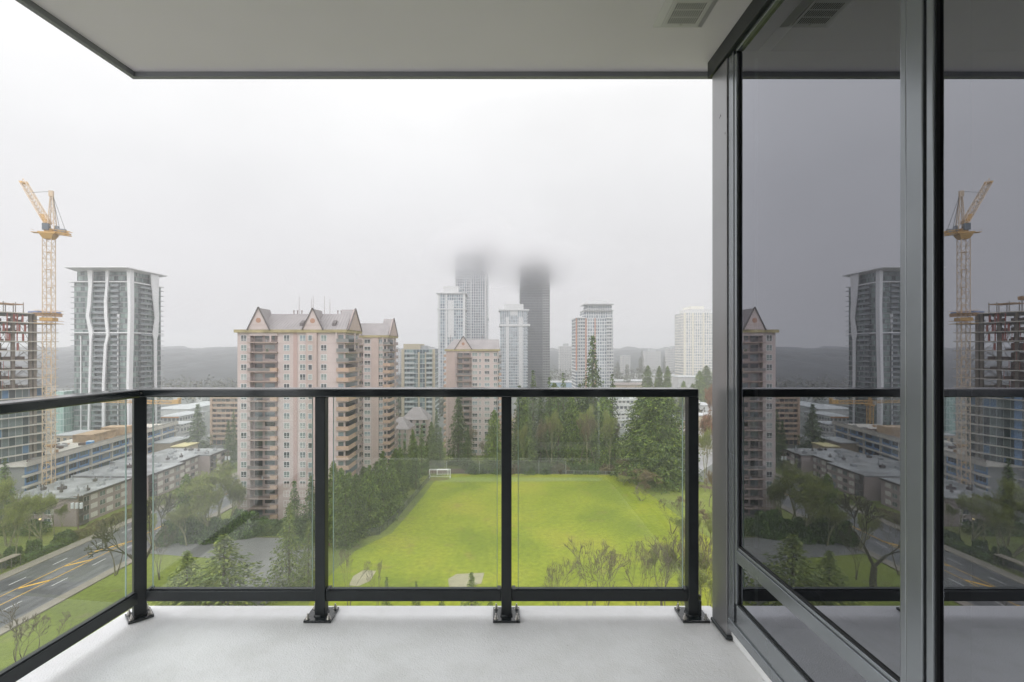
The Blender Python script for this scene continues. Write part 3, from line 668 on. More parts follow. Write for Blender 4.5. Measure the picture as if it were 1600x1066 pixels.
# russet small trees at the field's right corner
for px, ty, Y, w, lb, k in ((994,732,171,76,'small russet leafless tree at the right corner of the field','russet'),(1002,760,158,46,'small leafless tree in front of the russet one','bare2'),(974,742,176,40,'mossy grey leafless tree left of the russet one','bud'),(985,715,186,50,'brown thicket tree at the foot of the wood','russet'),(1015,722,184,40,'brown leafless tree against the huge cedar','russet'),
                      (1050,778,130,70,'leafless grey tree over the grass slope','bare3'),(1075,770,122,60,'leafless tree with many thin stems by the end post','bare3'),(1105,790,118,60,'leafless tree seen between end post and window wall','bare2')):
    treeP(k, 'bare_tree', px, ty, Y, w, lb)
for px, ty, Y, w, lb, k in ((876,868,84,90,'low sumac with seed heads, leftmost below the field','sumac2'),(935,838,84,110,'tall sumac with fan of stems below the field','sumac'),(1000,842,86,90,'sumac with dry seed heads, third below the field','sumac2'),(1040,828,88,90,'sumac bush close to the end post','sumac'),(1085,815,92,80,'tangled sumac behind the end post','sumac2'),(1112,850,84,60,'sumac between end post and window wall','sumac')):
    treeP(k, 'sumac_tree', px, ty, Y, w, lb, group='leafless sumacs at the bottom right of the field')
for i, (px, ty, Y, w) in enumerate(((1094,845,88,90),(1112,880,80,90),(1068,872,90,80),(1102,796,112,70),(1064,806,118,66),(1034,852,95,66))): treeP('bud2' if i%2 else 'bud', 'budding_tree', px, ty, Y, w, ORD[i]+' yellow-green budding sapling in the tangle by the end post', group='yellow-green saplings by the end post')
for i, (x, y, h, w) in enumerate(((46,178,3.2,8),(49,168,2.6,6),(54,152,2.2,5),(57,138,2.6,6),(60,126,3,7),(64,114,3.4,8),(66,101,3.6,9))): tree('russet', 'brush', x, y, h*1.5, w, ORD[i]+' brown brush clump down the right edge of the field, counted from far', 'shrub', 'brown brush along the right side of the field')
tree('shrub', 'shrub', XA(1112, 80), 80, 5, 6, 'bright green shrub low between end post and window wall', 'shrub')
# right, beyond the end post
treeP('redtree', 'red_tree', 1103, 640, 190, 44, 'reddish leafless tree beside the far parking lot'); treeP('redtree', 'red_tree', 1112, 600, 260, 40, 'reddish leafless tree against the window wall edge')
treeP('bud', 'bare_tree', 1102, 668, 168, 40, 'leaning mossy tree beside the end post'); treeP('russet', 'bare_tree', 1108, 735, 152, 34, 'russet thicket tree by the park path')
for i, (px, ty, Y, w) in enumerate(((1024,590,330,16),(1012,572,400,26),(1030,573,400,22),(1043,573,395,20),(1093,580,420,26),(1104,572,450,30),(1068,596,380,18),(1082,600,360,20))):
    treeP('cedar' if i else 'spruce', 'evergreen_tree', px, ty, Y, w, ['pointed green conifer tip just over the rail right of the wood','hazy round evergreen, left of three together','hazy round evergreen, middle of three together','hazy round evergreen, right of three together','hazy evergreen below the cream tower, left','hazy evergreen below the cream tower, right','small hazy evergreen above the hut','hazy low evergreen near the rail end'][i])
# left foreground
treeP('spruce', 'conifer_tree', 350, 836, 92, 150, 'wide light green conifer at the bottom, just right of the corner post')
treeP('spruce', 'conifer_tree', 292, 862, 95, 100, 'light green conifer beside the corner post, lower left of the wide one')
treeP('spruce', 'conifer_tree', 452, 788, 100, 66, 'light green conifer left of the second railing post, in front of the turning circle')
treeP('spruce', 'conifer_tree', 482, 815, 98, 52, 'light green conifer hidden partly by the second railing post')
treeP('fir', 'conifer_tree', 460, 752, 122, 42, 'dark conifer at the right foot of the pink tower, left one'); treeP('fir', 'conifer_tree', 486, 744, 125, 44, 'dark conifer at the right foot of the pink tower, by the second post')
treeP('cedar', 'conifer_tree', 291, 742, 127, 40, 'dark green conifer right of the corner post before the low apartments')
treeP('bud2', 'willow_tree', 326, 724, 128, 130, 'green budding willow left of the pink tower'); treeP('bud2', 'willow_tree', 356, 756, 131, 80, 'smaller budding tree between the willow and the pink tower')
for k, px, ty, Y, w, lb in (('bud',262,768,129,90,'olive budding tree hiding the road just right of the corner post'),('bud2',243,800,120,70,'low olive budding thicket against the corner post'),('bud',292,790,122,80,'olive budding tree in front of the dark green conifer by the road'),('bare3',180,800,106,80,'leafless tree leaning over the road left of the corner post'),('bud2',66,768,125,70,'olive thicket before the mauve end wall'),('bud2',6,770,116,110,'dense olive thicket at the left edge behind the bus shelter')):
    treeP(k, 'budding_tree' if k != 'bare3' else 'bare_tree', px, ty, Y, w, lb)
treeP('bare', 'bare_tree', 222, 778, 98, 150, 'big mossy leafless tree behind the corner post, spreading over the road')
treeP('bare2', 'bare_tree', 38, 935, 74, 110, 'leafless young tree on the lawn at the bottom left corner')
treeP('bare3', 'bare_tree', 250, 820, 104, 60, 'leafless tree with upright twigs right of the corner post')
treeP('bare3', 'bare_tree', 545, 855, 92, 60, 'thin leafless tree over the left sand infield'); treeP('bare3', 'bare_tree', 590, 872, 88, 40, 'thin leafless sapling right of the left sand infield')
for i, (px, ty, w) in enumerate(((604,903,40),(650,910,36),(737,896,64),(690,918,30),(766,920,30))):
    treeP('spruce', 'conifer_tree', px, ty, 82, w, 'green conifer tip rising over the deck edge, '+ORD[i]+' from the second post', group='conifer tips below the deck edge')
for px, ty, Y, w, lb in ((10,748,122,90,'green budding tree at the left edge of the photo'),(46,775,126,50,'slim budding tree beside the bus shelter wall'),(85,770,129,44,'budding tree before the near mauve apartment wall'),(98,788,128,30,'slim budding tree at the corner of the mauve apartments'),(24,790,112,60,'budding tree in front of the road side shelter'),(-30,770,118,90,'budding tree past the left edge of the photo')):
    treeP('bud', 'budding_tree', px, ty, Y, w, lb, group='budding trees along the left side of the road')
treeP('fir', 'evergreen_tree', 8, 716, 134, 40, 'dark evergreen in front of the building site')
treeP('fir', 'fir_tree', 309, 632, 225, 44, 'broad dark fir between the car lot and the tan banded block'); treeP('fir', 'fir_tree', 357, 658, 200, 26, 'small fir in front of the tan banded block'); treeP('fir2', 'fir_tree', 365, 640, 215, 20, 'narrow fir touching the pink tower edge')
# shrubs, hedges
sh = [((275,838),4.5,7),((305,842),5,8),((335,843),5,7),((362,838),4,6),((258,850),3.5,5),((380,835),6,8)]
for i, ((px, py), h, w) in enumerate(sh):
    p = G(px, py); tree('shrub', 'shrub', p.x, p.y, h, w, ORD[i]+' of the dark green shrubs lining the turning circle road, from the corner post', 'shrub', 'dark shrubs along the turning circle')
def hedge(label, L, W_, H, x, y, rz, m=LAUREL, n=5000, leaf=.35, seed=0, group=None):
    o = link('hedge', hedge_mesh('hedge', m, L, W_, H, leaf, n, seed), None, (x, y, 0), rz); return tag(o, label, 'hedge', group)
hedge('laurel hedge at the foot of the pink tower behind the turning circle', 17, 3.5, 3.4, -59, 130, R(3), LAUREL, 7000)
hedge('clipped hedge right of the laurel one beside the dark conifers', 7, 3, 3.2, -47.5, 128.5, R(-10), CEDAR, 3500, seed=2)
hedge('long low green hedge along the left pavement', 11, 1.6, 1.4, rx(117,-13.8), 118, R(88), LAUREL, 4000, .25, 3)
hedge('brownish hedge in front of the mauve apartments', 19, 2.2, 2.2, rx(134,-13.8), 134.5, R(88), leaf_mat('brown_hedge',[(.09,.075,.035),(.13,.11,.045),(.17,.15,.06)]), 6000, .28, 4)
hedge('dark hedge before the end wall of the mauve apartments', 15, 3, 3, -128, 129.5, R(0), LAUREL, 5000, .35, 5)
hedge('russet hedge beyond the park lawn near the window wall', 16, 2.5, 2, 79, 163, R(-35), leaf_mat('russet_hedge',[(.15,.06,.04),(.22,.09,.05),(.2,.13,.06)]), 4000, .35, 6)
for i, (x, y, h, w) in enumerate(((-111.2,124.5,2.6,5),(-111.5,111.5,2.2,4.5),(-113.5,113.5,3,4),(-109.8,121.5,1.8,3),(-112.5,117.6,3,3.5))):
    tree('shrub2' if i % 2 else 'shrub', 'shrub', x, y, h, w, ORD[i]+' of the round shrubs beside the pavement sign boards', 'shrub', 'shrubs between pavement and apartments')
sheet('mulch_bed', [(-30,192.5),(50,193.5),(56,200),(-30,200)], .05, MULCH); sheet('park_path', [(50,183),(64,176),(80,166),(92,158),(94,161),(80,170),(66,180),(55,190)], .06, MULCH)
sheet('mulch_bed', [(-70,127.2),(-44,127.2),(-41,122),(-44.4,121.5),(-50,127),(-64,127)], .045, MULCH)

#==BUILDINGS==
# ------------------------------------------------------------------ the three pink towers
PINK = mat('pink_stucco', (.475,.40,.385), .8, noise=(.25,.07)); PINKD = mat('brownish_stucco', (.41,.325,.30), .8, noise=(.3,.07)); OLIVE = mat('mossy_fascia', (.31,.26,.14), .8, noise=(.5,.25))
ROOFM = mat('grey_metal_roof', (.235,.215,.215), .55, noise=(.3,.12)); TRIM = mat('dark_gable_trim', (.10,.085,.085), .6)
WFR = mat('white_window_frame', (.60,.60,.59), .5); PANE = mat('window_pane', (.03,.035,.04), .08, spec=.8, rnd=[(.025,.03,.035),(.04,.045,.05),(.16,.20,.19),(.28,.30,.29),(.05,.06,.065),(.2,.25,.27),(.11,.14,.14)])
ORANGE = mat('tan_balcony_panel', (.40,.28,.21), .75, noise=(.6,.06)); BALW = mat('balcony_slab_edge', (.34,.26,.23), .8); RAILB = mat('balcony_bars', (.26,.21,.20), .5); SLAT = mat('balcony_glass_panel', (.17,.17,.165), .3)
def win_mesh(w, h, mull=True):
    f = MB(); t = .11
    f.box(-w/2-t, w/2+t, -.06, .05, -h/2-t, -h/2); f.box(-w/2-t, w/2+t, -.06, .05, h/2, h/2+t); f.box(-w/2-t, -w/2, -.06, .05, -h/2, h/2); f.box(w/2, w/2+t, -.06, .05, -h/2, h/2)
    if mull: f.box(-.05, .05, -.05, .02, -h/2, h/2); f.box(-w/2, -.051, -.05, .02, -h*.24, -h*.17); f.box(.051, w/2, -.05, .02, -h*.24, -h*.17)
    p = MB().quad((-w/2,.0,-h/2),(w/2,.0,-h/2),(w/2,.0,h/2),(-w/2,.0,h/2))
    return f.mesh('window', [WFR]), p.mesh('pane', [PANE])
WIN = {k: win_mesh(*a) for k, a in dict(big=(1.5,1.55), small=(1.0,1.45,False), wide=(2.2,1.45), narrow=(.8,1.45)).items()}
def window(parent, kind, x, y, z, rot=0):
    f, p = WIN[kind]; o = link('window', f, parent, (x, y, z), rot); link('pane', p, o)
def pink_tower(label, Y, px0, px1, xl, D, ze, n, cols, bays, bands, gables, ridge, rx0, rx1, zr, corner=None, extra=True, fh=2.78, group=None, side_gable=None):
    ox = XA(px0, Y) - xl; u = lambda px: XA(px, Y) - ox; Wd = u(px1)
    t = thing('apartment_tower', label, 'apartment tower', (ox, Y, 0), 0, group)
    # walls, leaving out the balcony recesses
    w = MB(); REC = 1.7; cur = 0
    for a, b in [(u(a), u(b)) for a, b, *_ in bays] + [(Wd, Wd)]:
        if a > cur: w.box(cur, a, 0, REC, 0, ze)
        cur = b
    w.box(0, Wd, REC, D, 0, ze)
    for a, b, *_ in bays: w.box(u(a), u(b), 0.02, REC, 0, 1.0); w.box(u(a), u(b), -.25, REC, ze-.9, ze-.02)
    w.build('wall', PINK, t)
    for a, b, y, m in bands:                                            # projecting or set-back strips
        MB().box(u(a), u(b), y, -.001 if y < 0 else 0, .3, ze-.02).build('bay_or_shade_strip', m, t)
    j = MB()
    for k in range(1, n+1):
        z = ze - k*fh - .35
        if z < .5: break
        cur = 0
        for a, b in [(u(a), u(b)) for a, b, *_ in bays] + [(Wd, Wd)]:
            if a > cur + .1: j.box(cur, a, -.025, -.002, z, z+.06)
            cur = b
    j.build('joint_line', PINKD, t)
    MB().box(-.7, Wd+.7, -.7, D+.7, ze, ze+.85).build('fascia', OLIVE, t)
    # windows
    for px, kind, *yy in cols:
        for k in range(n):
            z = ze - 1.55 - k*fh
            if z > 1.2: window(t, kind, u(px), (yy[0] if yy else 0) - .03, z)
    # balconies
    for a, b, split in bays:
        xa, xb = u(a), u(b); xs_ = u(split) if split else xb
        dm = MB(); hh = 2.05; dm.box(xa+.5, xa+.5+(xb-xa)*.28, REC-.05, REC-.01, 0, hh); dw = dm.mesh('balcony_door', [PANE])
        dm = MB(); dm.box(xa+.9+(xb-xa)*.32, xa+.9+(xb-xa)*.68, REC-.05, REC-.01, .75, hh); dw2 = dm.mesh('balcony_window', [PANE])
        sl_ = MB().box(xa-.35, xb+.1, -1.0, REC-.002, -.22, 0); sl_.box(xa-.35, xb+.1, -1.02, -.9, -.10, .09); sm = sl_.mesh('balcony', [BALW])
        r = MB(); r.bar((xa-.3,-.95,1.02),(xs_,-.95,1.02),.07); r.bar((xa-.3,-.95,1.02),(xa-.3,0,1.02),.07)
        x = xa-.3
        while x < xs_: r.bar((x,-.95,.09),(x,-.95,1.0),.035); x += .22
        rm_ = r.mesh('railing', [RAILB]); 
        gp = MB().box(xa-.28, xs_, -.93, -.91, .15, .95).mesh('panel', [SLAT])
        pm = MB().box(xs_+.02, xb+.1, -1.0, -.86, .0, 1.08).box(xb-.05, xb+.1, -.85, -.02, .0, 1.08).mesh('panel', [ORANGE])
        for k in range(n):
            z = ze - 2.75 - k*fh
            if z < .2: break
            o = link('balcony', sm, t, (0,0,z)); link('railing', rm_, o)
            if (k*7+len(bays)) % 5 == 2: link('panel', gp, o)
            if split and k >= 3: link('panel', pm, o)
            link('balcony_door', dw, t, (0,0,z)); link('balcony_window', dw2, t, (0,0,z))
            if random.random() < .45:
                fx = xa + random.uniform(.8, (xb-xa)*.8)
                link('planter', CLUT[random.randrange(3)], o, (fx, random.uniform(-.6,.3), 0))
        MB().box(xs_-.3, xs_+.15, -.5, .0, ze-2.75, ze-.9).build('pier', PINK, t)
    if corner:
        a, yb = corner; xa = u(a)
        c1 = MB().box(xa, Wd+1.3, -.9, -.01, -.2, 0).box(Wd+.01, Wd+1.3, 0, yb, -.2, 0).mesh('corner_balcony', [BALW])
        c2 = MB().box(xa, Wd+1.3, -.9, -.78, .01, 1.08).box(Wd+1.18, Wd+1.3, -.77, yb*.45, .01, 1.08).mesh('panel', [ORANGE])
        c3 = MB().box(Wd+1.18, Wd+1.28, yb*.5, yb, .01, 1.02).mesh('panel', [RAILB])
        c4 = MB().box(xa, Wd+1.3, -.86, -.82, .01, 1.0).mesh('panel', [SLAT])
        dd = MB().box(xa+.3, Wd-.4, -.03, -.005, .1, 2.1).box(Wd+.005, Wd+.03, .6, yb-1, .1, 2.1).mesh('balcony_door', [PANE])
        for k in range(n):
            z = ze - 2.75 - k*fh
            if z < .2: break
            o = link('corner_balcony', c1, t, (0,0,z)); link('panel', c2 if k >= 3 else c4, o); link('panel', c3, o); link('balcony_door', dd, t, (0,0,z))
        MB().box(Wd+.9, Wd+1.2, .2+yb*.42, yb*.42+.6, ze-5, ze).box(xa-.2, xa+.1, -.85, -.5, ze-2.7, ze-.02).build('pier', PINK, t)
    # roof
    z0 = ze+.85
    rb = MB(); ra, rb_ = u(rx0), min(u(rx1), Wd+.5)
    rb.hull([(ra,-.5,z0),(rb_,-.5,z0),(rb_,D+.5,z0),(ra,D+.5,z0)], [(ra+3.2,D*.40,zr),(rb_-.4,D*.40,zr),(rb_-.4,D*.62,zr),(ra+3.2,D*.62,zr)])
    rf = rb.build('roof', ROOFM, t)
    sm_ = MB(); nrib = int((rb_-ra)/.9)
    for i in range(nrib):
        f = (i+.5)/nrib; xb0 = ra + f*(rb_-ra); xb1 = ra+3.2 + f*(rb_-.4-ra-3.2)
        sm_.bar((xb0,-.5,z0+.02),(xb1,D*.40,zr+.02),.06,.08)
    sm_.build('roof_seam', mat('roof_seam_metal',(.17,.16,.165),.5), rf)
    for ga, gb, pk in gables:
        xa, xb = u(ga), u(gb); xm = (xa+xb)/2
        g = MB(); g.hull([(xa,-.75,z0),(xm,-.75,pk),(xb,-.75,z0)], [(xa,-.3,z0),(xm,-.3,pk),(xb,-.3,z0)]); gw = g.build('gable', PINK, t)
        g = MB(); g.hull([(xa-.1,-.29,z0),(xm,-.29,pk-.1),(xb+.1,-.29,z0)], [(xa+1,D*.45,z0),(xm,D*.45,pk-.1),(xb-1,D*.45,z0)]); g.build('gable_roof', ROOFM, gw)
        g = MB(); g.bar((xa-.25,-.8,z0-.1),(xm,-.8,pk+.15),.35,.3); g.bar((xb+.25,-.8,z0-.1),(xm,-.8,pk+.15),.35,.3); g.build('trim', TRIM, gw)
        g = MB(); g.tube((xm,-.80,z0+(pk-z0)*.42),(xm,-.76,z0+(pk-z0)*.42),.72,n=18); g.build('roundel', mat('roundel',(.36,.2,.14),.7), gw)
        g = MB(); g.box(xa+.9, xb-.9, -.80, -.755, z0+(pk-z0)*.2, z0+(pk-z0)*.2+.14); g.build('trim', PINKD, gw)
    if side_gable:
        ya, yb, pk = side_gable; ym = (ya+yb)/2; X = Wd+.9
        g = MB(); g.hull([(X,ya,z0),(X,yb,z0),(X,ym,pk)], [(X-.5,ya,z0),(X-.5,yb,z0),(X-.5,ym,pk)]); gw = g.build('gable', PINKD, t)
        g = MB(); g.hull([(X-.52,ya,z0),(X-.52,yb,z0),(X-.52,ym,pk-.1)], [(X-4,ya+1,z0),(X-4,yb-1,z0),(X-4,ym,pk-.1)]); g.build('gable_roof', ROOFM, gw)
        g = MB(); g.bar((X+.05,ya-.2,z0),(X+.05,ym,pk+.2),.35,.3); g.bar((X+.05,yb+.2,z0),(X+.05,ym,pk+.2),.35,.3); g.build('trim', TRIM, gw)
    return t, u
CLUT = []
for col, b in (((.35,.36,.38),(.5,.4,.75)),((.10,.16,.09),(.6,.35,.9)),((.30,.08,.06),(.4,.4,.6))):
    q = MB().box(-b[0]/2,b[0]/2,-b[1]/2,b[1]/2,.01,b[2]*.55); q.box(-b[0]/2,-b[0]/2+.08,-b[1]/2,b[1]/2,b[2]*.55,b[2]); q.tube((0,0,b[2]*.5),(0.05,0,b[2]*1.1),.18,.05,6); CLUT.append(q.mesh('planter', [mat('balcony_furniture', col, .7)]))
tA, uA = pink_tower('big pink apartment tower with steep gables, nearest of the three pink ones', 140, 371, 539, 0, 14, 53.6, 19,
    [(381,'big'),(448,'big'),(473,'big'),(486,'small',-.6),(506,'big')], [(391,434,424)], [(480,496,-.6,PINKD)],
    [(389.5,422,60.7),(475,505,60.4)], None, 389, 545, 59.3, corner=(527,13), side_gable=(.5,13.3,60.8))
g = MB().box(uA(458.5), uA(464.5), -.12, .0, .3, 53.58); g.build('bay_or_shade_strip', mat('shaded_stucco',(.40,.29,.27),.8), tA)  # shadow line at the wall step, put in as a darker coloured strip
MB().box(uA(371), uA(390.5), -.06,-.001,.2,7.5).box(uA(435),uA(479),-.06,-.001,.2,10.5).build('plinth', PINKD, tA)
for px, h in ((451.5,6.2),(471.5,5.4),(474.5,6.5),(493,6.4),(502,5.6)): MB().tube((uA(px),7,59.3),(uA(px),7,59.3+h-.9),.07,.04,6).build('antenna', RAILB, tA)
for px in (443,449,456,515,520.5): MB().tube((uA(px),7,59.3),(uA(px),7,60.2),.16,n=8).tube((uA(px),7,60.2),(uA(px),7,60.45),.26,n=8).build('flue', RAILB, tA)
MB().box(uA(478),uA(481),4,5,58.2,60.8).build('roof_unit', mat('bluish_metal',(.25,.32,.42),.4,.3), tA)
for px in (469,520): MB().hull([(uA(px)-.5,.8,55.2),(uA(px)+.5,.8,55.2),(uA(px)+.5,2.4,56.4),(uA(px)-.5,2.4,56.4)],[(uA(px)-.5,.9,56.3),(uA(px)+.5,.9,56.3),(uA(px)+.5,2.5,57.3),(uA(px)-.5,2.5,57.3)]).build('roof_vent', TRIM, tA)
tB, uB = pink_tower('second pink apartment tower with gables, right behind the big one', 192, 549, 605, 12, 16, 53.4, 19,
    [(574,'wide',-.0),(595,'big')], [(557,567,None)], [(581,592,-.5,PINKD)], [(533,566,60.9)], None, 533, 606, 59.3, corner=(599,14), side_gable=(.5,15,61.2))
for k in range(3): tB.name = 'apartment_tower'
w_ = MB()
tC, uC = pink_tower('farthest pink apartment tower with one gable, behind the dark fir', 225, 697, 779, 0, 16, 47.9, 17,
    [(742,'wide'),(750,'narrow'),(761,'wide'),(774,'big')], [(714,737,None)], [(698,711,-.4,PINKD)], [(711,737,54.6)], None, 696, 786, 53.4, corner=(779,9))
ml = MB()
for k in range(16): ml.box(-1.2, -.01, .2, 6, 47.9-2.75-k*2.78, 47.9-2.75-k*2.78+1.1)
ml.build('side_balcony', ORANGE, tC)
for px in (702,753): MB().tube((uC(px),6,52),(uC(px),6,55.6),.1,n=6).build('antenna', RAILB, tC)

# ------------------------------------------------------------------ white flared tower on the left
def white_tower():
    Y = 255; ox = XA(116, Y); X1 = XA(205, Y)-ox; D = 22
    t = thing('residential_tower', 'tall green glass tower with zigzag white fins under a flat flared roof', 'tower', (ox, Y, 0))
    u = lambda px: XA(px, Y)-ox
    GL = glazing('green_curtain_wall', 1.1, 2.8, [(.08,.11,.105),(.15,.20,.185),(.21,.27,.25),(.12,.16,.15),(.25,.32,.295),(.07,.085,.085),(.17,.23,.21)], (.16,.165,.17), .10, .26)
    DK = glazing('grey_recess_glass', 1.7, 2.8, [(.05,.06,.065),(.08,.095,.10),(.12,.14,.14)], (.14,.145,.15), .1, .2)
    WHC = mat('white_painted_concrete', (.66,.66,.67), .6, noise=(.1,.06)); GRC = mat('grey_slab_edge', (.30,.31,.32), .7)
    MB().box(0, X1, 0, D, 0, 83.4).build('glass_wall', GL, t); MB().box(.8, X1-.8, .8, D-.8, 83.4, 90).build('top_storey', GL, t)
    MB().box(u(148), u(169), -.06, -.001, 3, 83).box(u(176), u(187), -.06, -.001, 3, 83).box(X1+.001, X1+.06, 5, 9.5, 3, 83).build('recess_glass', DK, t)
    MB().box(u(150), u(168), .74, .799, 83.5, 89.5).build('recess_glass', DK, t)
    SB = [(-2.4,-.002,.5,D-2),(u(148),u(170),-1.35,-.062),(u(176),u(188),-1.35,-.062),(X1+.062,X1+1.4,5,13),(X1+.01,X1+1.8,15,D)]
    SB.append((0,X1,-.2,-.061))
    s1 = [MB().box(*b_,0,.27).mesh('floor_slab', [GRC]) for b_ in SB]
    BG = mat('grey_glass_balustrade',(.17,.19,.20),.2,spec=.7); r1 = {1: MB().box(u(148), u(170), -1.34, -1.28, .28, 1.2).mesh('balustrade', [BG]), 2: MB().box(u(176), u(188), -1.34, -1.28, .28, 1.2).mesh('balustrade', [BG]), 3: MB().box(X1+1.3, X1+1.36, 5, 13, .28, 1.2).mesh('balustrade', [BG])}
    for k in range(1, 30):
        z = k*2.8
        if z > 82.5: break
        for i_, m_ in enumerate(s1):
            o = link('floor_slab', m_, t, (0,0,z))
            if i_ in r1: link('balustrade', r1[i_], o)
    for z in (57.0, 83.4): MB().box(-1.8, X1+1.2, -1.5, D+1, z, z+.55).build('slab_band', WHC, t)
    def fin(pts, y0, y1, name='fin'):
        f = MB()
        for (z0,a0,b0),(z1,a1,b1) in zip(pts[:-1], pts[1:]): f.hull([(a0,y0,z0),(b0,y0,z0),(b0,y1,z0),(a0,y1,z0)], [(a1,y0,z1),(b1,y0,z1),(b1,y1,z1),(a1,y1,z1)])
        f.build(name, WHC, t)
    zz = lambda py: ZA(py, 253)
    def pf(l): return [(zz(py), u(a), u(b)) for py, a, b in l]
    fin(pf([(700,141.5,144),(530,145,148.5),(520,144,150.5),(494,139.5,144.5),(476,141.5,147),(447,143.5,149),(419,141.5,150)]), -2.2, -1.4)
    fin(pf([(700,164,168.5),(600,164.5,168.5),(540,167.5,171.5),(524,171,175),(494,168,172.5),(470,167.5,172),(447,170,173.5),(419,170,175.5)]), -2.2, -1.4)
    fin(pf([(700,204.5,207),(640,203.5,207),(600,202.5,206.5),(540,203.5,208),(480,205,209),(419,203,208.5)]), -2.3, .4)
    fin(pf([(700,126.5,128),(525,126.5,128)]), -.5, -.1)
    fin(pf([(700,184.5,186),(525,184.5,186),(490,184,188)]), -.6, -.1)
    # the fin on the east face: a broad sheet that narrows and bends
    e = [(2,15.6,16.2),(30,14.5,16.3),(54,14.2,16.3),(57,13.2,17.2),(66,15.0,18.0),(75,13.5,17.5),(89.9,11.5,18.0)]
    f = MB()
    for (z0,a0,b0),(z1,a1,b1) in zip(e[:-1], e[1:]): f.hull([(X1+1.5,a0,z0),(X1+2.0,a0,z0),(X1+2.0,b0,z0),(X1+1.5,b0,z0)][::-1], [(X1+1.5,a1,z1),(X1+2.0,a1,z1),(X1+2.0,b1,z1),(X1+1.5,b1,z1)][::-1])
    f.build('fin', WHC, t)
    rz = 90.1
    a, b = (-222-ox, 248-Y), (-190.6-ox, 248-Y)
    r = MB(); r.hull([(1,-.5,rz-.9),(X1-1,-.5,rz-.9),(X1-1,D,rz-.9),(1,D,rz-.9)], [(a[0],a[1],rz),(b[0],b[1],rz),(b[0],23.5,rz),(a[0],23.5,rz)])
    r.prism([(a[0],a[1]),(b[0],b[1]),(b[0],23.5),(a[0],23.5)], rz+.001, rz+.45); r.build('roof_slab', WHC, t)
white_tower()

# ------------------------------------------------------------------ generic hazy towers
CONCW = mat('pale_concrete', (.50,.50,.50), .7); CONCG = mat('grey_concrete', (.33,.34,.35), .7)
def tower(label, px0, px1, topy, Y, D, glz, fh=2.9, slab=None, slabm=None, piers=(), pierm=None, crown=(), name='residential_tower', ins=.5, wallm=None, balc=(), kind='tower', group=None, zt_=None, ledge=.25):
    x0 = XA(px0, Y); x1 = XA(px1, Y); Wd = x1-x0; zt = zt_ or ZA(topy, Y); u = lambda px: XA(px, Y)-x0
    t = thing(name, label, kind, (x0, Y, 0), 0, group)
    MB().box(ins, Wd-ins, 0, D, 0, zt).build('wall', glz, t)
    if slab:
        s_ = MB().box(0, Wd, -ledge, D+ledge, 0, slab)
        for a, b, dp in balc: s_.box(u(a), u(b), -ledge-dp, -ledge-.001, 0, slab).box(u(a), u(b), -ledge-dp, -ledge-dp+.08, slab, slab+.95)
        sm = s_.mesh('floor_slab', [slabm or CONCW]); z = fh
        while z < zt-.5: link('floor_slab', sm, t, (0,0,z)); z += fh
    for a, b, yy, z0, z1 in piers:
        MB().box(u(a), u(b), -yy, -.0, z0 if z0 is not None else 0, z1 if z1 is not None else zt+.02).build('pier', pierm or CONCW, t)
    for a, b, top, yy0, m, nm_ in crown:
        MB().box(u(a), u(b), yy0, D-.5, zt+.001, ZA(top, Y)).build(nm_, m, t)
    return t, u
bl = [(.13,.17,.20),(.18,.23,.27),(.09,.12,.15),(.22,.28,.31)]
G1 = glazing('blue_grey_glass', 2.2, 2.9, bl, (.50,.50,.51), .22, .18)
G2 = glazing('grid_facade', 2.6, 3.0, [(.10,.13,.16),(.15,.19,.22),(.07,.09,.12)], (.52,.50,.50), .28, .22)
G3 = glazing('dark_tower_glass', 1.8, 3.1, [(.020,.023,.030),(.028,.032,.042),(.036,.042,.055)], (.055,.06,.07), .10, .18)
G4 = glazing('teal_glass', 1.9, 2.85, [(.09,.13,.15),(.14,.20,.21),(.07,.10,.12),(.20,.26,.26)], (.27,.30,.30), .16, .20)
G5 = glazing('white_framed_glass', 2.1, 2.9, [(.13,.16,.19),(.20,.24,.27),(.28,.31,.33)], (.60,.60,.60), .25, .25)
G6 = glazing('cream_facade', 2.4, 2.9, [(.28,.31,.35),(.38,.40,.43),(.20,.23,.27)], (.70,.67,.60), .3, .25)
G7 = glazing('plain_block', 2.8, 2.9, [(.16,.18,.20),(.22,.24,.25)], (.42,.41,.40), .45, .45)
t, u = tower('pale blue-grey tower with stepped crown, left of the two misty giants', 684, 727, 459, 476, 26, G1, 2.9, .3, None, [(684,687,.6,None,None),(696,699,.5,None,None),(723,727,.6,None,None),(700,709,.5,60,96)], None,
    [(692,716,447,1.5,CONCW,'crown'),(700,720,451,8,G1,'plant_room')])
MB().box(-1.5, XA(728,476)-XA(684,476)+.5, -1.6, 27, ZA(459,476), ZA(457.5,476)).box(-.8, XA(727,476)-XA(684,476)+.8, -1, 26.6, ZA(484,476), ZA(482,476)).build('slab_band', CONCW, t)
t, u = tower('tall grid-fronted tower with its top lost in cloud, left one', 711, 760, 0, 560, 34, G2, 3.0, .35, None, [(711,713,.5,None,None),(735,737,.5,None,None),(758,760,.5,None,None)], zt_=158)
MB().bar((u(761.5),2,0),(u(761.5),2,135),.8).bar((u(763.5),2,0),(u(763.5),2,132),.4).box(u(760),u(764),0,3,ZA(501,560),ZA(497,560)).build('site_hoist', CONCG, t)
t, u = tower('white and blue tower with plain white piers beside the dark misty giant', 781, 825, 484, 500, 26, G1, 2.85, .28, None, [(790,795.5,.7,None,81),(810,817,.7,None,81),(797,809,.4,83,93)], None, [(788,818,475,1.5,CONCW,'crown')])
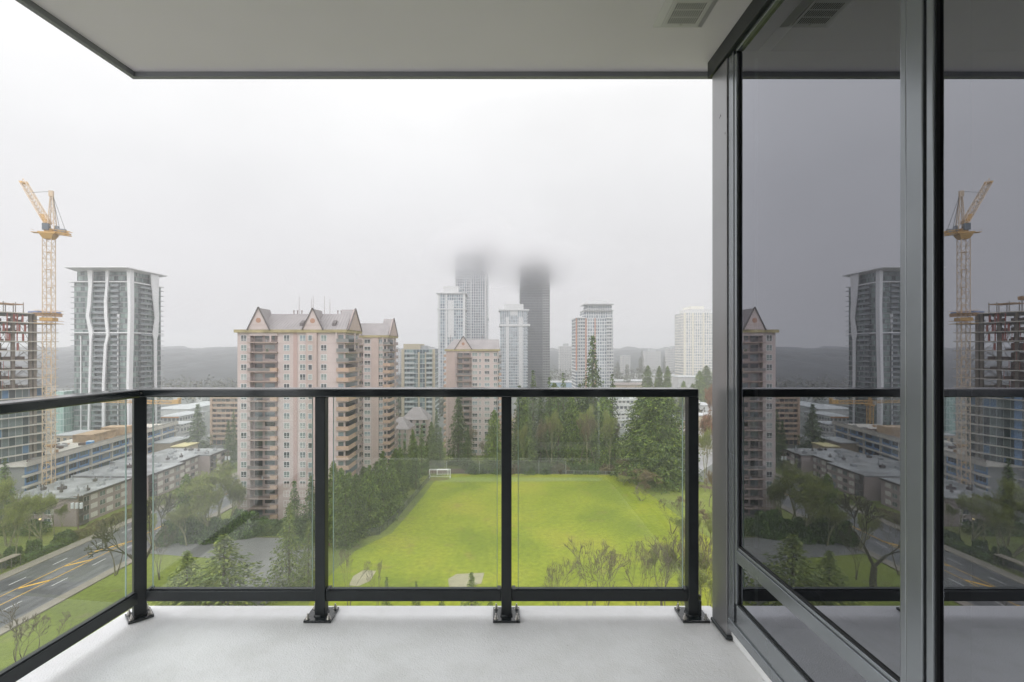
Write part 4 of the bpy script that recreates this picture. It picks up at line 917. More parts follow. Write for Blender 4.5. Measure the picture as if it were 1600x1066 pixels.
MB().box(-1.2, XA(826,500)-XA(781,500)+.6, -1.4, 27, ZA(485.5,500), ZA(483.5,500)).box(-.8, XA(827,500)-XA(781,500)+.8, -1, 26.8, ZA(510,500), ZA(506.5,500)).build('slab_band', CONCW, t)
t, u = tower('dark glass giant tower fading into the cloud, right one', 813, 859, 0, 600, 38, G3, 3.1, .3, mat('dark_slab_edge',(.10,.10,.11),.6), [(848,859,.5,None,None)], glazing('edge_balconies', 3, 3.1, [(.05,.055,.06),(.08,.08,.085)], (.22,.22,.225), .1, .3), zt_=153)
# white tower with orange strips
t, u = tower('white tower with stepped roof terraces and orange strips on its left', 899, 958, 497, 430, 26, G5, 2.9, .3, None, [(899.5,901.5,.5,30,None),(914.5,916.5,.5,None,None),(929,930.5,.4,None,None)], mat('orange_strip_paint',(.46,.23,.16),.6),
    [(913,958,484,1.0,G5,'upper_storeys'),(919,957,474,3,G5,'penthouse'),(920,951,469,6,CONCW,'plant_room')], balc=[(902,914,1.2),(947,958,1.2)])
for a, b, py in ((911,958.5,485.5),(912,959,476),(899,915,497.5)): MB().box(u(a), u(b), -2.2, 20, ZA(py,430), ZA(py,430)+.6).build('terrace_slab', CONCW, t)
t, u = tower('cream tower with pale balconies, farthest right above the rail', 1068, 1122, 489, 520, 28, G6, 2.85, .3, mat('cream_slab',(.62,.61,.58),.7), [(1068,1071,.6,None,None),(1081,1084,.6,None,None),(1098,1100,.6,None,None)], mat('cream_pier',(.62,.59,.50),.7), [(1076,1112,483,2,CONCW,'upper_storeys'),(1082,1103,478,5,mat('cream_plant_room',(.62,.60,.54),.7),'plant_room')])
# mid-distance condo
t, u = tower('mid-rise teal glass condo block with tan roof parapets, beside the second pink tower', 630, 680, 546, 290, 18, G4, 2.85, .28, mat('grey_slab',(.33,.36,.36),.7), [(627.5,632,.6,None,None),(653,656,.4,None,47),(664,666,.4,None,47),(676,680,.6,None,None)], mat('tan_pier',(.36,.32,.24),.7),
    [(630,656,537.5,.5,mat('tan_parapet',(.36,.32,.24),.7),'parapet'),(644,662,540,4,CONCG,'plant_room'),(640,680,545,1,CONCG,'parapet')], balc=[(633,648,1.3),(667,676,1.3)])
# far grey blocks
for a, b, ty, Y, lb in ((874,895,541,820,'small grey slab block far behind, between dark giant and orange-striped tower'),(1008,1033,549,900,'small hazy grey block far behind, left of two before the cream tower'),(1044,1067,545,800,'small hazy beige block just left of the cream tower'),(611,626,549,700,'pale slab block in the haze left of the teal condo'),(663,672,556,620,'narrow pale block in the haze right of the teal condo')):
    tower(lb, a, b, ty, Y, 18, G7, crown=[(a+(b-a)*.35, a+(b-a)*.7, ty-4, 4, CONCG, 'plant_room')], name='apartment_block', kind='apartment block')
for a, b, ty, Y, lb in ((972,986,556,760,'small pale block in the haze right of the orange-striped tower'),(1088,1112,560,640,'grey hazy block behind the foot of the cream tower')):
    tower(lb, a, b, ty, Y, 16, G7, name='apartment_block', kind='apartment block')
# tan banded block
BAND = mat('tan_band', (.42,.30,.22), .75)
t, u = tower('tan apartment block with long horizontal bands, left of the pink tower', 331, 402, 610, 250, 16, glazing('banded_windows', 2.3, 2.62, [(.06,.06,.07),(.12,.12,.12),(.3,.28,.26),(.09,.10,.11)], (.36,.25,.19), .12, .1), 2.62, 1.05, BAND, name='apartment_block', kind='apartment block', ledge=1.0)
MB().box(u(331)-.3, u(333), -1.1, 2, 0, 27.6).build('pier', BAND, t)
# mint block behind the crane
tower('low mint glass block just right of the crane mast', 84, 101, 612, 250, 14, glazing('mint_glass', 1.6, 3.2, [(.25,.38,.34),(.30,.45,.40),(.22,.34,.31)], (.45,.52,.50), .12, .1), name='office_block', kind='office block')

# ------------------------------------------------------------------ construction site
SLABC = mat('raw_concrete', (.50,.47,.42), .85, noise=(.3,.15)); COLC = mat('column_concrete', (.25,.215,.18), .85, noise=(.4,.2)); TIMB = mat('formwork_timber', (.36,.22,.12), .8, noise=(1,.2)); REDP = mat('red_site_steel', (.33,.09,.07), .6)
BLUEM = mat('blue_membrane', (.13,.25,.45), .7, noise=(.8,.15)); OSB = mat('orange_sheathing', (.42,.23,.10), .8, noise=(1,.2)); BROWNI = mat('site_clutter', (.12,.08,.065), .9)
WARM = mat('site_timber_wall', (.26,.15,.11), .9, noise=(.6,.4))
def building_site():
    t = thing('unfinished_tower', 'unfinished concrete tower with bare floor slabs at the left edge', 'building site', (-159.7, 137.2, 0), math.atan2(.95,.31))
    L_ = 24.0; DP = 22; fh = 3.0; NF = 20
    gl = glazing('new_window_wall', 1.7, 3.0, [(.05,.07,.08),(.10,.13,.14),(.16,.20,.20),(.05,.06,.07),(.10,.20,.34),(.13,.16,.17)], (.33,.34,.34), .10, .16)
    sm = MB().box(-2, 29.5, -1.2, DP+1, 0, .28).mesh('floor_slab', [SLABC])
    for k in range(1, NF+1): link('floor_slab', sm, t, (0, 0 if k > 8 else .0, k*fh+.2))
    for xx in (1, 5.2, 9.4, 13.6, 17.8, 22.3):
        for yy in (.4, 9, 18): MB().box(xx, xx+.75, yy, yy+.75, .2, NF*fh+.2).build('column', COLC, t)
    MB().box(23.4, 24.2, .2, 2.2, .2, NF*fh+.2).build('column', COLC, t)
    MB().box(7, 15, 8, 15, .3, NF*fh+.18).build('lift_core', COLC, t)
    for k in range(0, 12):
        MB().box(0, 22.2, .15, .3, k*fh+.49, (k+1)*fh+.19).build('window_wall', gl, t)
        MB().box(24.3, 27.5, 2.2, 2.35, k*fh+.49, (k+1)*fh+.19).build('window_wall', gl, t)
    for k in range(0, 12): MB().box(12.5, 14.3, .08, .149, k*fh+.49, (k+1)*fh+.19).build('membrane_strip', BLUEM, t)
    random.seed(5)
    for k in range(12, NF):
        z = k*fh+.5; m = MB()
        for _ in range(26): 
            x = random.uniform(0, 28); m.bar((x, random.uniform(-.8,10), z), (x, random.uniform(-.8,10), z+2.6), .09, .09, 0)
        for _ in range(9):
            x = random.uniform(0, 20); m.box(x, x+random.uniform(.6,2.6), 1, 2.2, z, z+random.uniform(.3,1.2), 1)
        for _ in range(3 if k > 15 else 0):
            x = random.uniform(3, 22); m.box(x, x+.5, -.3, -.1, z, z+2.3, 2)
        for _ in range(4):
            x = random.uniform(0, 18); m.box(x, x+.12, -.9, -.85, z, z+2.65, 2)
        m.bar((-2,-1.1,z+1.0),(29.4,-1.1,z+1.0),.05,.05,1); m.bar((-2,-1.1,z+.5),(29.4,-1.1,z+.5),.04,.04,1)
        m.box(1, 18, 6, 6.3, z, z+(2.3 if k < 17 else 1.2), 3)
        m.build('site_props', [COLC, BROWNI, REDP, WARM], t)
    z = NF*fh+.5
    MB().box(-2, 12.5, -2.0, 8, z+3.2, z+3.55).box(-2, 12.5, -2.1, -1.9, z+3.55, z+4.3).box(14, 20, -1, 5, z+2.4, z+2.7).box(22.5, 30, -2.2, 3, z-.2, z+.15).box(22.5,30,-2.2,-2.1,z-.9,z-.2).build('formwork_deck', TIMB, t)
    m = MB()
    for xx in (0,3,6,9,12,15,18,20): m.bar((xx,-1,z),(xx,-1,z+3.2),.18).bar((xx,4,z),(xx,4,z+3.2),.18)
    m.bar((-2,-1.9,z+4.4),(12,-1.9,z+4.4),.08).build('formwork_prop', COLC, t)
    MB().box(23, 29.6, -2.3, 2.5, z+.16, z+.75).box(0, 6, -2.15, -2.1, z+3.6, z+4.2).build('tarpaulin', mat('blue_tarpaulin',(.17,.22,.38),.6), t)
    m = MB(); 
    for xx in (2,4.5,8,10.5,16,18.5): m.box(xx, xx+.25, -.7, -.5, z-9.2, z-.4)
    m.build('climbing_screen', REDP, t)
building_site()
def wing():
    t = thing('unfinished_wing', 'low concrete wing of the building site with blue wrapped window bays', 'building site', (-146.0, 150, 0), math.atan2(.99,-.12))
    L_ = 84; DP = 18
    MB().box(0, L_, .4, DP, 0, 13).build('wall', mat('wing_wall',(.25,.25,.25),.8), t)
    MB().box(-1, L_+1, -1, DP+1, 13.001, 13.3).box(-1, L_+1, -1.0, -.6, 13.301, 14.3).build('roof_parapet', SLABC, t)
    for z in (3.2, 6.5, 9.8): MB().box(-1, L_+1, -1.0, .39, z, z+.5).build('floor_slab', SLABC, t)
    wm = MB().box(0, 4.9, .2, .35, 0, 2.5).mesh('window_bay', [BLUEM]); pm = MB()
    for xx in (.45, 1.75, 3.1): pm.box(xx, xx+1.1, .12, .19, .75, 2.3)
    pmm = pm.mesh('pane', [PANE]); cm = MB().box(4.95, 5.35, -.6, .3, 0, 2.78).mesh('pier', [SLABC])
    for fl_ in (0, 1, 2, 3):
        z = .4 + fl_*3.3
        for i in range(15):
            x = i*5.6
            if fl_ == 0 and i % 3: MB().box(x, x+4.9, .15, .3, z, z+2.2).build('sheathing', OSB, t); continue
            if fl_ == 1 and i % 4 == 1: MB().box(x, x+4.9, .15, .3, z, z+1.3).build('sheathing', OSB, t)
            link('pane', pmm, link('window_bay', wm, t, (x, 0, z+.1))); 
            if i % 2 == 0: link('pier', cm, t, (x, 0, z))
    random.seed(9); m = MB()
    for _ in range(46):
        x = random.uniform(4, 80); y = random.uniform(1.5, 16); a, b, h = random.uniform(.5,4), random.uniform(.4,2.4), random.uniform(.2,1.1)
        m.box(x, x+a, y, y+b, 13.301, 13.3+h, random.randrange(3))
    m.build('site_materials', [TIMB, BROWNI, mat('stacked_grey',(.35,.35,.35),.8)], t)
    MB().box(38, 50, 5, 13, 13.301, 16.2).box(52,58,3,12,13.301,16.8).box(37,51,4.6,5,16.2,16.6).build('roof_hut', mat('raw_plywood',(.38,.27,.17),.8,noise=(.8,.2)), t)
    MB().box(-.5,L_,-.9,-.85,14.3,14.9).build('guard_rail', mat('guard_mesh',(.35,.33,.3),.8), t)
wing()
p = P(140, 700, 178)
t = thing('portable_toilet', 'bright blue portable toilet on the low wing roof', 'portable toilet', (-149.9, 178, 13.31), .1)
BT = mat('blue_plastic',(.05,.25,.55),.5); MB().box(-.9,.9,-.8,.8,0,2.0).build('cabin', BT, t); MB().hull([(-.95,-.85,2.001),(.95,-.85,2.001),(.95,.85,2.001),(-.95,.85,2.001)],[(-.6,-.5,2.35),(.6,-.5,2.35),(.6,.5,2.35),(-.6,.5,2.35)]).build('roof', mat('pale_plastic',(.4,.5,.6),.5), t); MB().box(-.4,.4,-.84,-.81,.1,1.8).build('door', mat('blue_door',(.04,.18,.42),.5), t)

# ------------------------------------------------------------------ cranes
CY_ = mat('crane_yellow', (.50,.30,.09), .55, noise=(1,.12)); CYP = mat('crane_pale_yellow', (.54,.42,.30), .6, noise=(1,.12))
def lattice(mb, p, q, w, w1=None, step=2.0, t=.14, td=.08, tri=False, up=(0,1,0)):
    p = Vector(p); q = Vector(q); w1 = w if w1 is None else w1; d = (q-p); L_ = d.length; d.normalize(); a = d.cross(Vector(up)).normalized(); b = a.cross(d).normalized()
    crn = [(-.5,-.5),(.5,-.5),(.5,.5),(-.5,.5)] if not tri else [(-.5,-.4),(.5,-.4),(0,.5)]
    n = max(2, int(L_/step)); at = lambda i, k: p + d*L_*i/n + (a*crn[k][0]+b*crn[k][1])*(w+(w1-w)*i/n)
    K = len(crn)
    for k in range(K): mb.bar(at(0,k), at(n,k), t)
    for i in range(n):
        for k in range(K):
            k2 = (k+1) % K; mb.bar(at(i,k), at(i,k2), td); mb.bar(at(i,k if i%2 else k2), at(i+1,k2 if i%2 else k), td)
    return mb
def luffer():
    x, y = XA(76.5,150), 150; k_ = 150/168
    t = thing('tower_crane', 'tall yellow luffing tower crane beside the unfinished concrete tower', 'tower crane', (x, y, 49*(1-k_)), R(18)); t.scale = (k_, k_, k_)
    mt = MB(); lattice(mt, (0,0,-5.88), (0,0,86.5), 2.5, step=2.2, t=.19, td=.10, up=(0,1,0)); mt.build('mast', CYP, t)
    c = MB()
    for z in range(-2, 86, 6): 
        c.box(-.7,.7,-.7,.7,z,z+.1); c.bar((.3,.3,z-2.8),(.6,-.3,z),.12)
    c.build('mast_ladder', CY_, t)
    m = MB(); 
    for z in (57.5, 61): 
        m.box(-2.9,2.9,-2.9,2.9,z,z+.14)
        for sx in (-2.9,2.9): m.bar((sx,-2.9,z+1),(sx,2.9,z+1),.07).bar((-2.9,sx,z+1),(2.9,sx,z+1),.07)
    m.box(-1.8,1.8,-1.8,1.8,58.5,59.6).build('climbing_frame', CY_, t)
    pl = MB(); pl.hull([(-1.2,-1.2,86.5),(1.2,-1.2,86.5),(1.2,1.2,86.5),(-1.2,1.2,86.5)],[(-2,-2,88.2),(2,-2,88.2),(2,2,88.2),(-2,2,88.2)]); pl.box(-2.4,2.4,-1.8,1.8,88.3,88.8).box(-4.6,-2.4,-1,1,88.5,88.65).bar((-4.6,-1,89.5),(-4.6,1,89.5),.06).tube((0,0,87.6),(0,0,90),1.3,n=12)
    pl.build('slewing_platform', CY_, t)
    a = R(-18); cs_, sn = math.cos(a), math.sin(a)
    def W2(dx, dy, z): return (dx*cs_-dy*sn, dx*sn+dy*cs_, z)      # world offsets to local
    MB().box(-1.1,.6,-1.9,-.4,89.4,91.6).build('cab', mat('crane_cab_glass',(.10,.12,.14),.3), t)
    cj = MB(); lattice(cj, W2(0,0,89.3), W2(6.2,1.5,88.6), 1.4, step=1.5, t=.2, td=.12); cj.bar(W2(.5,0,89.2), W2(6,1.5,88.5), 1.1, .5); cj.build('counter_jib', CY_, t)
    MB().box(2.6,4.6,-.5,.9,88.2,90.3).box(1.6,2.6,-.3,.7,89,91.2).build('counterweight', mat('grey_counterweight',(.22,.24,.27),.6), t)
    hd = MB(); lattice(hd, W2(.9,.2,90), W2(.6,.4,103), 1.9, .5, step=2, t=.2, td=.1); hd.box(W2(.6,0,0)[0]-.6, W2(.6,0,0)[0]+.6, -.3, .6, 101.2, 103.2); hd.build('tower_head', CYP, t)
    J0, J1 = W2(-.6,.3,92), W2(-16.8,8,109.2)
    jb = MB(); lattice(jb, J0, J1, 1.6, 1.5, step=1.8, t=.2, td=.11); jb.build('jib', CYP, t)
    MB().bar(J0, tuple(Vector(J0).lerp(Vector(J1), .2)), 1.7, .7).bar(tuple(Vector(J0).lerp(Vector(J1), .93)), tuple(Vector(J0).lerp(Vector(J1), .97)), 2.2, .7).bar(W2(0,0,89.5), J0, 1.0).build('jib_foot', CY_, t)
    cb = MB(); cb.bar(W2(.6,.4,103), tuple(Vector(J0).lerp(Vector(J1), .72)), .13).bar(W2(.6,.4,103), W2(3,.8,90), .12).bar(W2(.5,.4,103), W2(4.5,1.2,90), .1); cb.build('pendant_cable', mat('cable',(.12,.12,.12),.5), t)
luffer()
def hammer():
    Y = 235; x = XA(219, Y); zt_ = 22.6
    t = thing('tower_crane', 'short orange tower crane with level jib, partly behind the corner post', 'tower crane', (x, Y, 0), 0)
    m = MB(); lattice(m, (0,0,0), (0,0,zt_-1), 1.9, step=1.9, t=.2, td=.12); m.build('mast', CY_, t)
    MB().box(-1.4,1.4,-1.4,1.4,zt_-1,zt_-.2).tube((0,0,zt_-.2),(0,0,zt_+.6),.9,n=10).build('slewing_ring', CY_, t)
    j = MB(); lattice(j, (0,0,zt_+.9), (-30,3,zt_+.9), 1.3, 1.0, step=1.6, t=.17, td=.1, tri=True, up=(0,0,1)); j.build('jib', CY_, t)
    j = MB(); lattice(j, (0,0,zt_+.9), (18,-2,zt_+.9), 1.5, step=1.6, t=.2, td=.12, up=(0,0,1)); j.box(.5,18.5,-2.0,-.6,zt_+.1,zt_+.3).build('counter_jib', CY_, t)
    MB().box(17,20.2,-2.8,-.8,zt_+.2,zt_+2.1).box(19.5,20.5,-2.6,-1,zt_+2.1,zt_+3).build('counterweight', CY_, t)
    j = MB(); lattice(j, (0,0,zt_+.6), (0,0,zt_+4.8), 1.2, .3, step=1.4, t=.16, td=.1); j.bar((0,0,zt_+4.8),(13,-1.4,zt_+1.6),.1).bar((0,0,zt_+4.8),(-18,1.8,zt_+1.5),.1); j.build('tower_head', CY_, t)
    MB().box(-1.9,-.9,-1.6,-.3,zt_-.4,zt_+1.4).build('cab', mat('crane_cab',(.35,.33,.3),.4), t)
hammer()

# ------------------------------------------------------------------ low mauve apartments along the road
MAUVE = mat('mauve_siding', (.33,.27,.26), .8, noise=(.3,.08)); MROOF = mat('wet_flat_roof', (.27,.275,.28), .35, noise=(.16,.55,8)); WPAN = mat('cream_wall_panel', (.60,.57,.54), .7)
def low_apartments(label, segs, depth, H=7.8, end_windows=True):
    x0, y0 = segs[0][0], segs[0][1]
    t = thing('low_apartments', label, 'apartment building', (x0, y0, 0))
    wm = MB().box(.001,.06,0,1.7,0,1.25).mesh('window', [PANE]); fm = MB().box(.0,.04,-.1,1.8,-.1,0).box(0,.09,.8,.88,0,1.25).mesh('frame', [WFR]); pn = MB().box(.001,.05,0,2.3,-.1,1.3).mesh('wall_panel', [WPAN])
    for si, (X, Ya, Yb) in enumerate(segs):
        a, b = Ya-y0, Yb-y0; e = X-x0
        MB().box(e-depth, e, a, b, 0, H).build('wall', MAUVE, t)
        dz_ = si*.05
        MB().box(e-depth-.4, e+.6, a-.5 if si == 0 else a+.01, b+.3 if si == len(segs)-1 else b, H+dz_, H+.35+dz_).build('roof', MROOF, t)
        MB().box(e+.45, e+.62, a-.5 if si == 0 else a+.01, b, H-.05, H+.5+dz_).build('roof_edge', TRIM, t)
        for f in range(3):
            z = .9 + f*2.55; y = a+2.4; i = 0
            bal0 = a + .2
            while y < b-3:
                link('frame', fm, link('window', wm, t, (e, y, z))); 
                link('wall_panel', pn, t, (e, y+2.3, z)); y += 5.6; i += 1
        if si == 0 or True:
            bl_ = MB()
            for f in range(3):
                z = .4+f*2.55; bl_.box(e+.02, e+1.5, a+.3, a+2.3, z, z+.15).box(e+1.42, e+1.5, a+.3, a+2.3, z+.15, z+1.1).box(e+.01, e+.05, a+.5, a+2.1, z+.15, z+2.1)
            bl_.build('balcony', TRIM, t)
    if end_windows:
        e = -.0
        for f in range(3):
            for xx in (-12.5, -8.8):
                w = link('window', wm, t, (xx, -.001, .9+f*2.55), R(-90)); link('frame', fm, w)
            MB().box(-8-.01, -6.2, -.06, -.001, .6+f*2.55, 2.3+f*2.55).build('wall_panel', WPAN, t)
    random.seed(int(abs(x0)*10)); 
    for k in range(24):
        X, Ya, Yb = random.choice(segs); xx = X-x0-random.uniform(2, depth-2); yy = random.uniform(Ya+1, Yb-1)-y0; s_ = random.uniform(.25,.7)
        MB().box(xx-s_, xx+s_, yy-s_, yy+s_, H+.35, H+.8+s_*.6).tube((xx,yy,H+.8),(xx,yy,H+1.9),.15,n=6).build('roof_vent', CONCG if k % 3 else TRIM, t)
    return t
low_apartments('three storey mauve apartment building with wet flat roof, nearest along the road', [(-117.5,135,155)], 19)
low_apartments('stepped mauve flat-roofed apartments farther along the road, right of the corner post', [(-114.5,158,176),(-117,176,188),(-112.5,188,200)], 24, end_windows=False)

# utility poles and wires
POLE = mat('pole_timber', (.16,.12,.09), .9); CAN = mat('transformer_grey', (.55,.57,.58), .5)
def upole(x, y, h, label, cans=2):
    t = thing('utility_pole', label, 'utility pole', (x, y, 0)); MB().tube((0,0,0),(0,0,h),.17,.12,8).build('pole', POLE, t)
    MB().box(-1.3,1.3,-.07,.07,h-.7,h-.55).box(-1.1,1.1,-.07,.07,h-2.1,h-1.95).build('crossarm', POLE, t)
    for k in range(cans): MB().tube(((k-(cans-1)/2)*1.15,-.4,h-3.6),((k-(cans-1)/2)*1.15,-.4,h-2.2),.36,n=12).build('transformer', CAN, t)
    g = MB()
    for xx in (-1.2,-.5,.5,1.2): g.tube((xx,0,h-.55),(xx,0,h-.25),.06,n=6)
    g.build('insulator', CAN, t); return t
upole(-110.5, 127.5, 11.2, 'timber pole with three grey transformers before the near mauve apartments', 3)
upole(-101.5, 181, 11.5, 'timber pole with two pale transformers beside the pink tower', 2)
w = MB()
for off in (-1.2, .5, 1.2):
    for (xa,ya,za),(xb,yb,zb) in (((-110.5,127.5,10.8),(-112,92,10.8)),):
        pr = None
        for i in range(9):
            f = i/8; q = Vector((xa+(xb-xa)*f+off, ya+(yb-ya)*f, za+(zb-za)*f-1.1*4*f*(1-f)))
            if pr is not None: w.bar(pr, q, .05)
            pr = q
tag(w.build('power_lines', mat('black_cable',(.02,.02,.02),.6)), 'dark overhead cables running along the left pavement', 'power line')
# street things by the left pavement
t = thing('bus_shelter', 'low dark roofed bus shelter beside the left pavement', 'bus shelter', (-110.4, 106.2, .0), R(86))
SHD = mat('weathered_timber', (.14,.125,.10), .8); SHR = mat('shelter_roof', (.22,.19,.15), .7)
MB().box(-5,5,-.9,.9,2.35,2.5).build('roof', SHR, t)
g = MB()
for k in range(6): g.box(-4.9+k*1.95,-4.8+k*1.95,.72,.82,.0,2.35); g.box(-4.9+k*1.95,-4.8+k*1.95,-.82,-.72,.0,2.35)
g.build('post', SHD, t); MB().box(-4.8,4.8,.74,.78,.35,1.5).build('back_panel', mat('smoky_glass',(.10,.12,.12),.2), t); MB().box(-3,3,.2,.6,.42,.48).box(-2.9,-2.8,.3,.5,.0,.42).box(2.8,2.9,.3,.5,.0,.42).build('bench', SHD, t)
def sign(x, y, label, col, w, h, rz=0, z0=.9):
    t = thing('sign_board', label, 'sign', (x, y, 0), rz); m = mat('sign_face', col, .5)
    MB().box(-w/2,w/2,-.04,.04,z0,z0+h).build('board', m, t, bevel=.01); MB().box(-w/2+.06,-w/2+.14,-.05,.05,0,z0).box(w/2-.14,w/2-.06,-.05,.05,0,z0).build('post', SHD, t)
p = G(124,842); sign(p.x-2.2, p.y+.6, 'red board standing by the pavement in front of the hedge', (.55,.02,.06), 1.1, 1.5, R(35), .2)
p = G(61,862); t = thing('sign_cabinet', 'small white cabinet sign among shrubs by the left pavement', 'sign', (p.x-1.2, p.y, 0), R(30)); MB().box(-.7,.7,-.25,.25,.9,2.1).build('box', WFR, t); MB().hull([(-.85,-.4,2.101),(.85,-.4,2.101),(.85,.4,2.101),(-.85,.4,2.101)],[(-.1,-.1,2.55),(.1,-.1,2.55),(.1,.1,2.55),(-.1,.1,2.55)]).build('roof', CONCG, t); MB().box(-.6,-.45,-.1,.1,0,.9).box(.45,.6,-.1,.1,0,.9).build('post', SHD, t)
BULB = bpy.data.materials.new('lamp_glow'); BULB.use_nodes = True; bb = BULB.node_tree.nodes['Principled BSDF']; bb.inputs['Emission Color'].default_value = (1,.72,.25,1); bb.inputs['Emission Strength'].default_value = 2.5
for px, py, Y, lb in ((62.5,811.5,128,'lit yellow garden lamp before the mauve end wall, right one'),(22.5,808,127,'lit yellow garden lamp among the budding trees, left one')):
    q = P(px, py, Y); t = thing('garden_lamp', lb, 'lamp', (q.x, q.y, 0)); MB().tube((0,0,0),(0,0,q.z-.15),.06,n=6).build('post', TRIM, t); MB().tube((0,0,q.z-.15),(0,0,q.z+.2),.2,n=8).build('lantern', BULB, t)

# ------------------------------------------------------------------ goals, fences on the field
GW = mat('goal_white_paint', (.75,.75,.75), .5)
def goal(x, y, w, h, d, label):
    t = thing('football_goal', label, 'goal', (x, y, .09)); r = .11
    m = MB(); m.tube((-w/2,0,0),(-w/2,0,h),r).tube((w/2,0,0),(w/2,0,h),r).tube((-w/2-r,0,h),(w/2+r,0,h),r); m.build('goal_frame', GW, t)
    m = MB()
    for sx in (-w/2, w/2): m.tube((sx,0,h),(sx,d*.5,h),.06).tube((sx,d*.5,h),(sx,d,.06),.06).tube((sx,0,.06),(sx,d,.06),.06)
    m.tube((-w/2,d,.06),(w/2,d,.06),.06).tube((-w/2,d*.5,h),(w/2,d*.5,h),.06); m.build('back_frame', GW, t)
    n = MB(); k = int(w/.6)
    for i in range(k+1): xx = -w/2+w*i/k; n.bar((xx,d*.5,h),(xx,d,.06),.02)
    for i in range(5): f = i/5; n.bar((-w/2,d*.5+d*.5*f,h*(1-f)),(w/2,d*.5+d*.5*f,h*(1-f)),.02)
    n.build('net', GW, t)
q = G(687,748); goal(q.x, q.y, 7.8, 3.2, 2.6, 'white football goal at the far left corner of the field'); goal(q.x+.5, q.y+4.6, 4.2, 2.1, 1.3, 'smaller white goal standing behind the big one')
def chain_mat():
    m = bpy.data.materials.new('chain_link'); m.use_nodes = True; t = m.node_tree; N = t.nodes; L = t.links; b = N['Principled BSDF']; b.inputs['Base Color'].default_value = (.10,.11,.10,1)
    tr = N.new('ShaderNodeBsdfTransparent'); mx = N.new('ShaderNodeMixShader'); mx.inputs[0].default_value = .38; L.new(tr.outputs[0], mx.inputs[1]); L.new(b.outputs[0], mx.inputs[2]); L.new(mx.outputs[0], N['Material Output'].inputs[0]); return m
CHAIN = chain_mat(); FP = mat('galvanised_post', (.36,.37,.37), .5, .4)
def fence(pts, h, label, step=3.0, mesh=True, pr=.07, pm=None):
    t = thing('chain_link_fence', label, 'fence', (pts[0][0], pts[0][1], 0)); o0 = Vector((pts[0][0], pts[0][1], 0)); po = MB(); rl_ = MB(); nm_ = MB()
    for a, b in zip(pts[:-1], pts[1:]):
        a = Vector((*a,0))-o0; b = Vector((*b,0))-o0; n = max(1, round((b-a).length/step))
        for i in range(n+1): q = a.lerp(b, i/n); po.tube(q, q+Vector((0,0,h)), pr, n=6)
        rl_.bar(a+Vector((0,0,h)), b+Vector((0,0,h)), .07); rl_.bar(a+Vector((0,0,.1)), b+Vector((0,0,.1)), .05)
        nm_.quad(a+Vector((0,0,.05)), b+Vector((0,0,.05)), b+Vector((0,0,h)), a+Vector((0,0,h)))
    po.build('fence_posts', pm or FP, t); rl_.build('top_rail', pm or FP, t); nm_.build('wire_mesh', CHAIN, t); return t
fence([(-37,127),(-32.6,129.2),(-31,138),(-29.8,152),(-28.6,168),(-27.4,184)], 1.9, 'dark chain link fence between the cedar row and the field', 2.6, pr=.06, pm=mat('black_post',(.05,.055,.05),.6))
fence([(-22,191.6),(3.5,191.6),(24.5,191.2)], 5.2, 'tall chain link backstop along the far edge of the field', 12.5, pr=.10)
fence([(24.6,191.2),(46,190)], 1.4, 'low chain link fence at the far right edge of the field', 3.0)

# ------------------------------------------------------------------ far low buildings
def lowb(label, px0, px1, topy, Y, D, wallm, roofm, name='low_building', strip=None, base=0, hip=None, group=None):
    x0, x1 = XA(px0, Y), XA(px1, Y); z = ZA(topy, Y); t = thing(name, label, 'building', (x0, Y, base), 0, group); z -= base
    MB().box(0, x1-x0, 0, D, 0, z).build('wall', wallm, t)
    if hip: 
        m = MB(); m.hull([(-.6,-.6,z),(x1-x0+.6,-.6,z),(x1-x0+.6,D+.6,z),(-.6,D+.6,z)], [((x1-x0)*.35,D*.4,z+hip),((x1-x0)*.65,D*.4,z+hip),((x1-x0)*.65,D*.6,z+hip),((x1-x0)*.35,D*.6,z+hip)]); m.build('roof', roofm, t)
    else: MB().box(-.4, x1-x0+.4, -.4, D+.4, z+.001, z+.4).build('roof', roofm, t)
    if strip is not None: MB().box(-.5, x1-x0+.5, -.55, -.42, z-.5, z+.3).build('fascia', strip, t)
    return t, z, x1-x0
WLB = mat('white_wall', (.50,.50,.49), .7, noise=(.2,.1)); TANW = mat('tan_wall', (.36,.29,.21), .8); LGR = mat('light_roof', (.40,.41,.42), .5, noise=(.1,.2)); BEI = mat('beige_wall', (.44,.37,.27), .8); ORS = mat('orange_fascia', (.6,.28,.10), .6)
SHOP = glazing('shop_windows', 2.6, 3.2, [(.08,.09,.10),(.2,.2,.2),(.13,.14,.16)], (.5,.49,.47), .35, .45)
lowb('white shop building with an orange-edged canopy roof, left of the broad fir', 247, 279, 652, 300, 26, SHOP, LGR, strip=ORS)
lowb('long white retail shed behind the orange-edged roof', 240, 296, 640, 360, 30, WLB, LGR); lowb('white flat retail shed, farthest behind the broad fir', 285, 332, 634, 400, 30, WLB, LGR)
lowb('white shop with blue sign band behind the car lot', 252, 284, 664, 282, 12, SHOP, LGR)
lowb('tan windowless building behind the stepped mauve apartments', 236, 266, 693, 215, 14, TANW, LGR); lowb('small pale yellow-roofed building beside the tan windowless one', 268, 289, 699, 212, 9, BEI, mat('pale_yellow_roof',(.55,.48,.25),.6))
lowb('low beige building behind the wing, right of the crane mast', 84, 118, 681, 232, 14, glazing('beige_shop',3,3.4,[(.09,.1,.1),(.15,.16,.16)],(.44,.35,.25),.5,.4), LGR)
lowb('white low block between unfinished tower and green glass tower', 95, 122, 652, 330, 30, WLB, LGR); lowb('pale shed far behind the crane mast', 88, 112, 636, 430, 30, WLB, LGR)
TR = mat('townhouse_roof', (.22,.20,.20), .6, noise=(.4,.1))
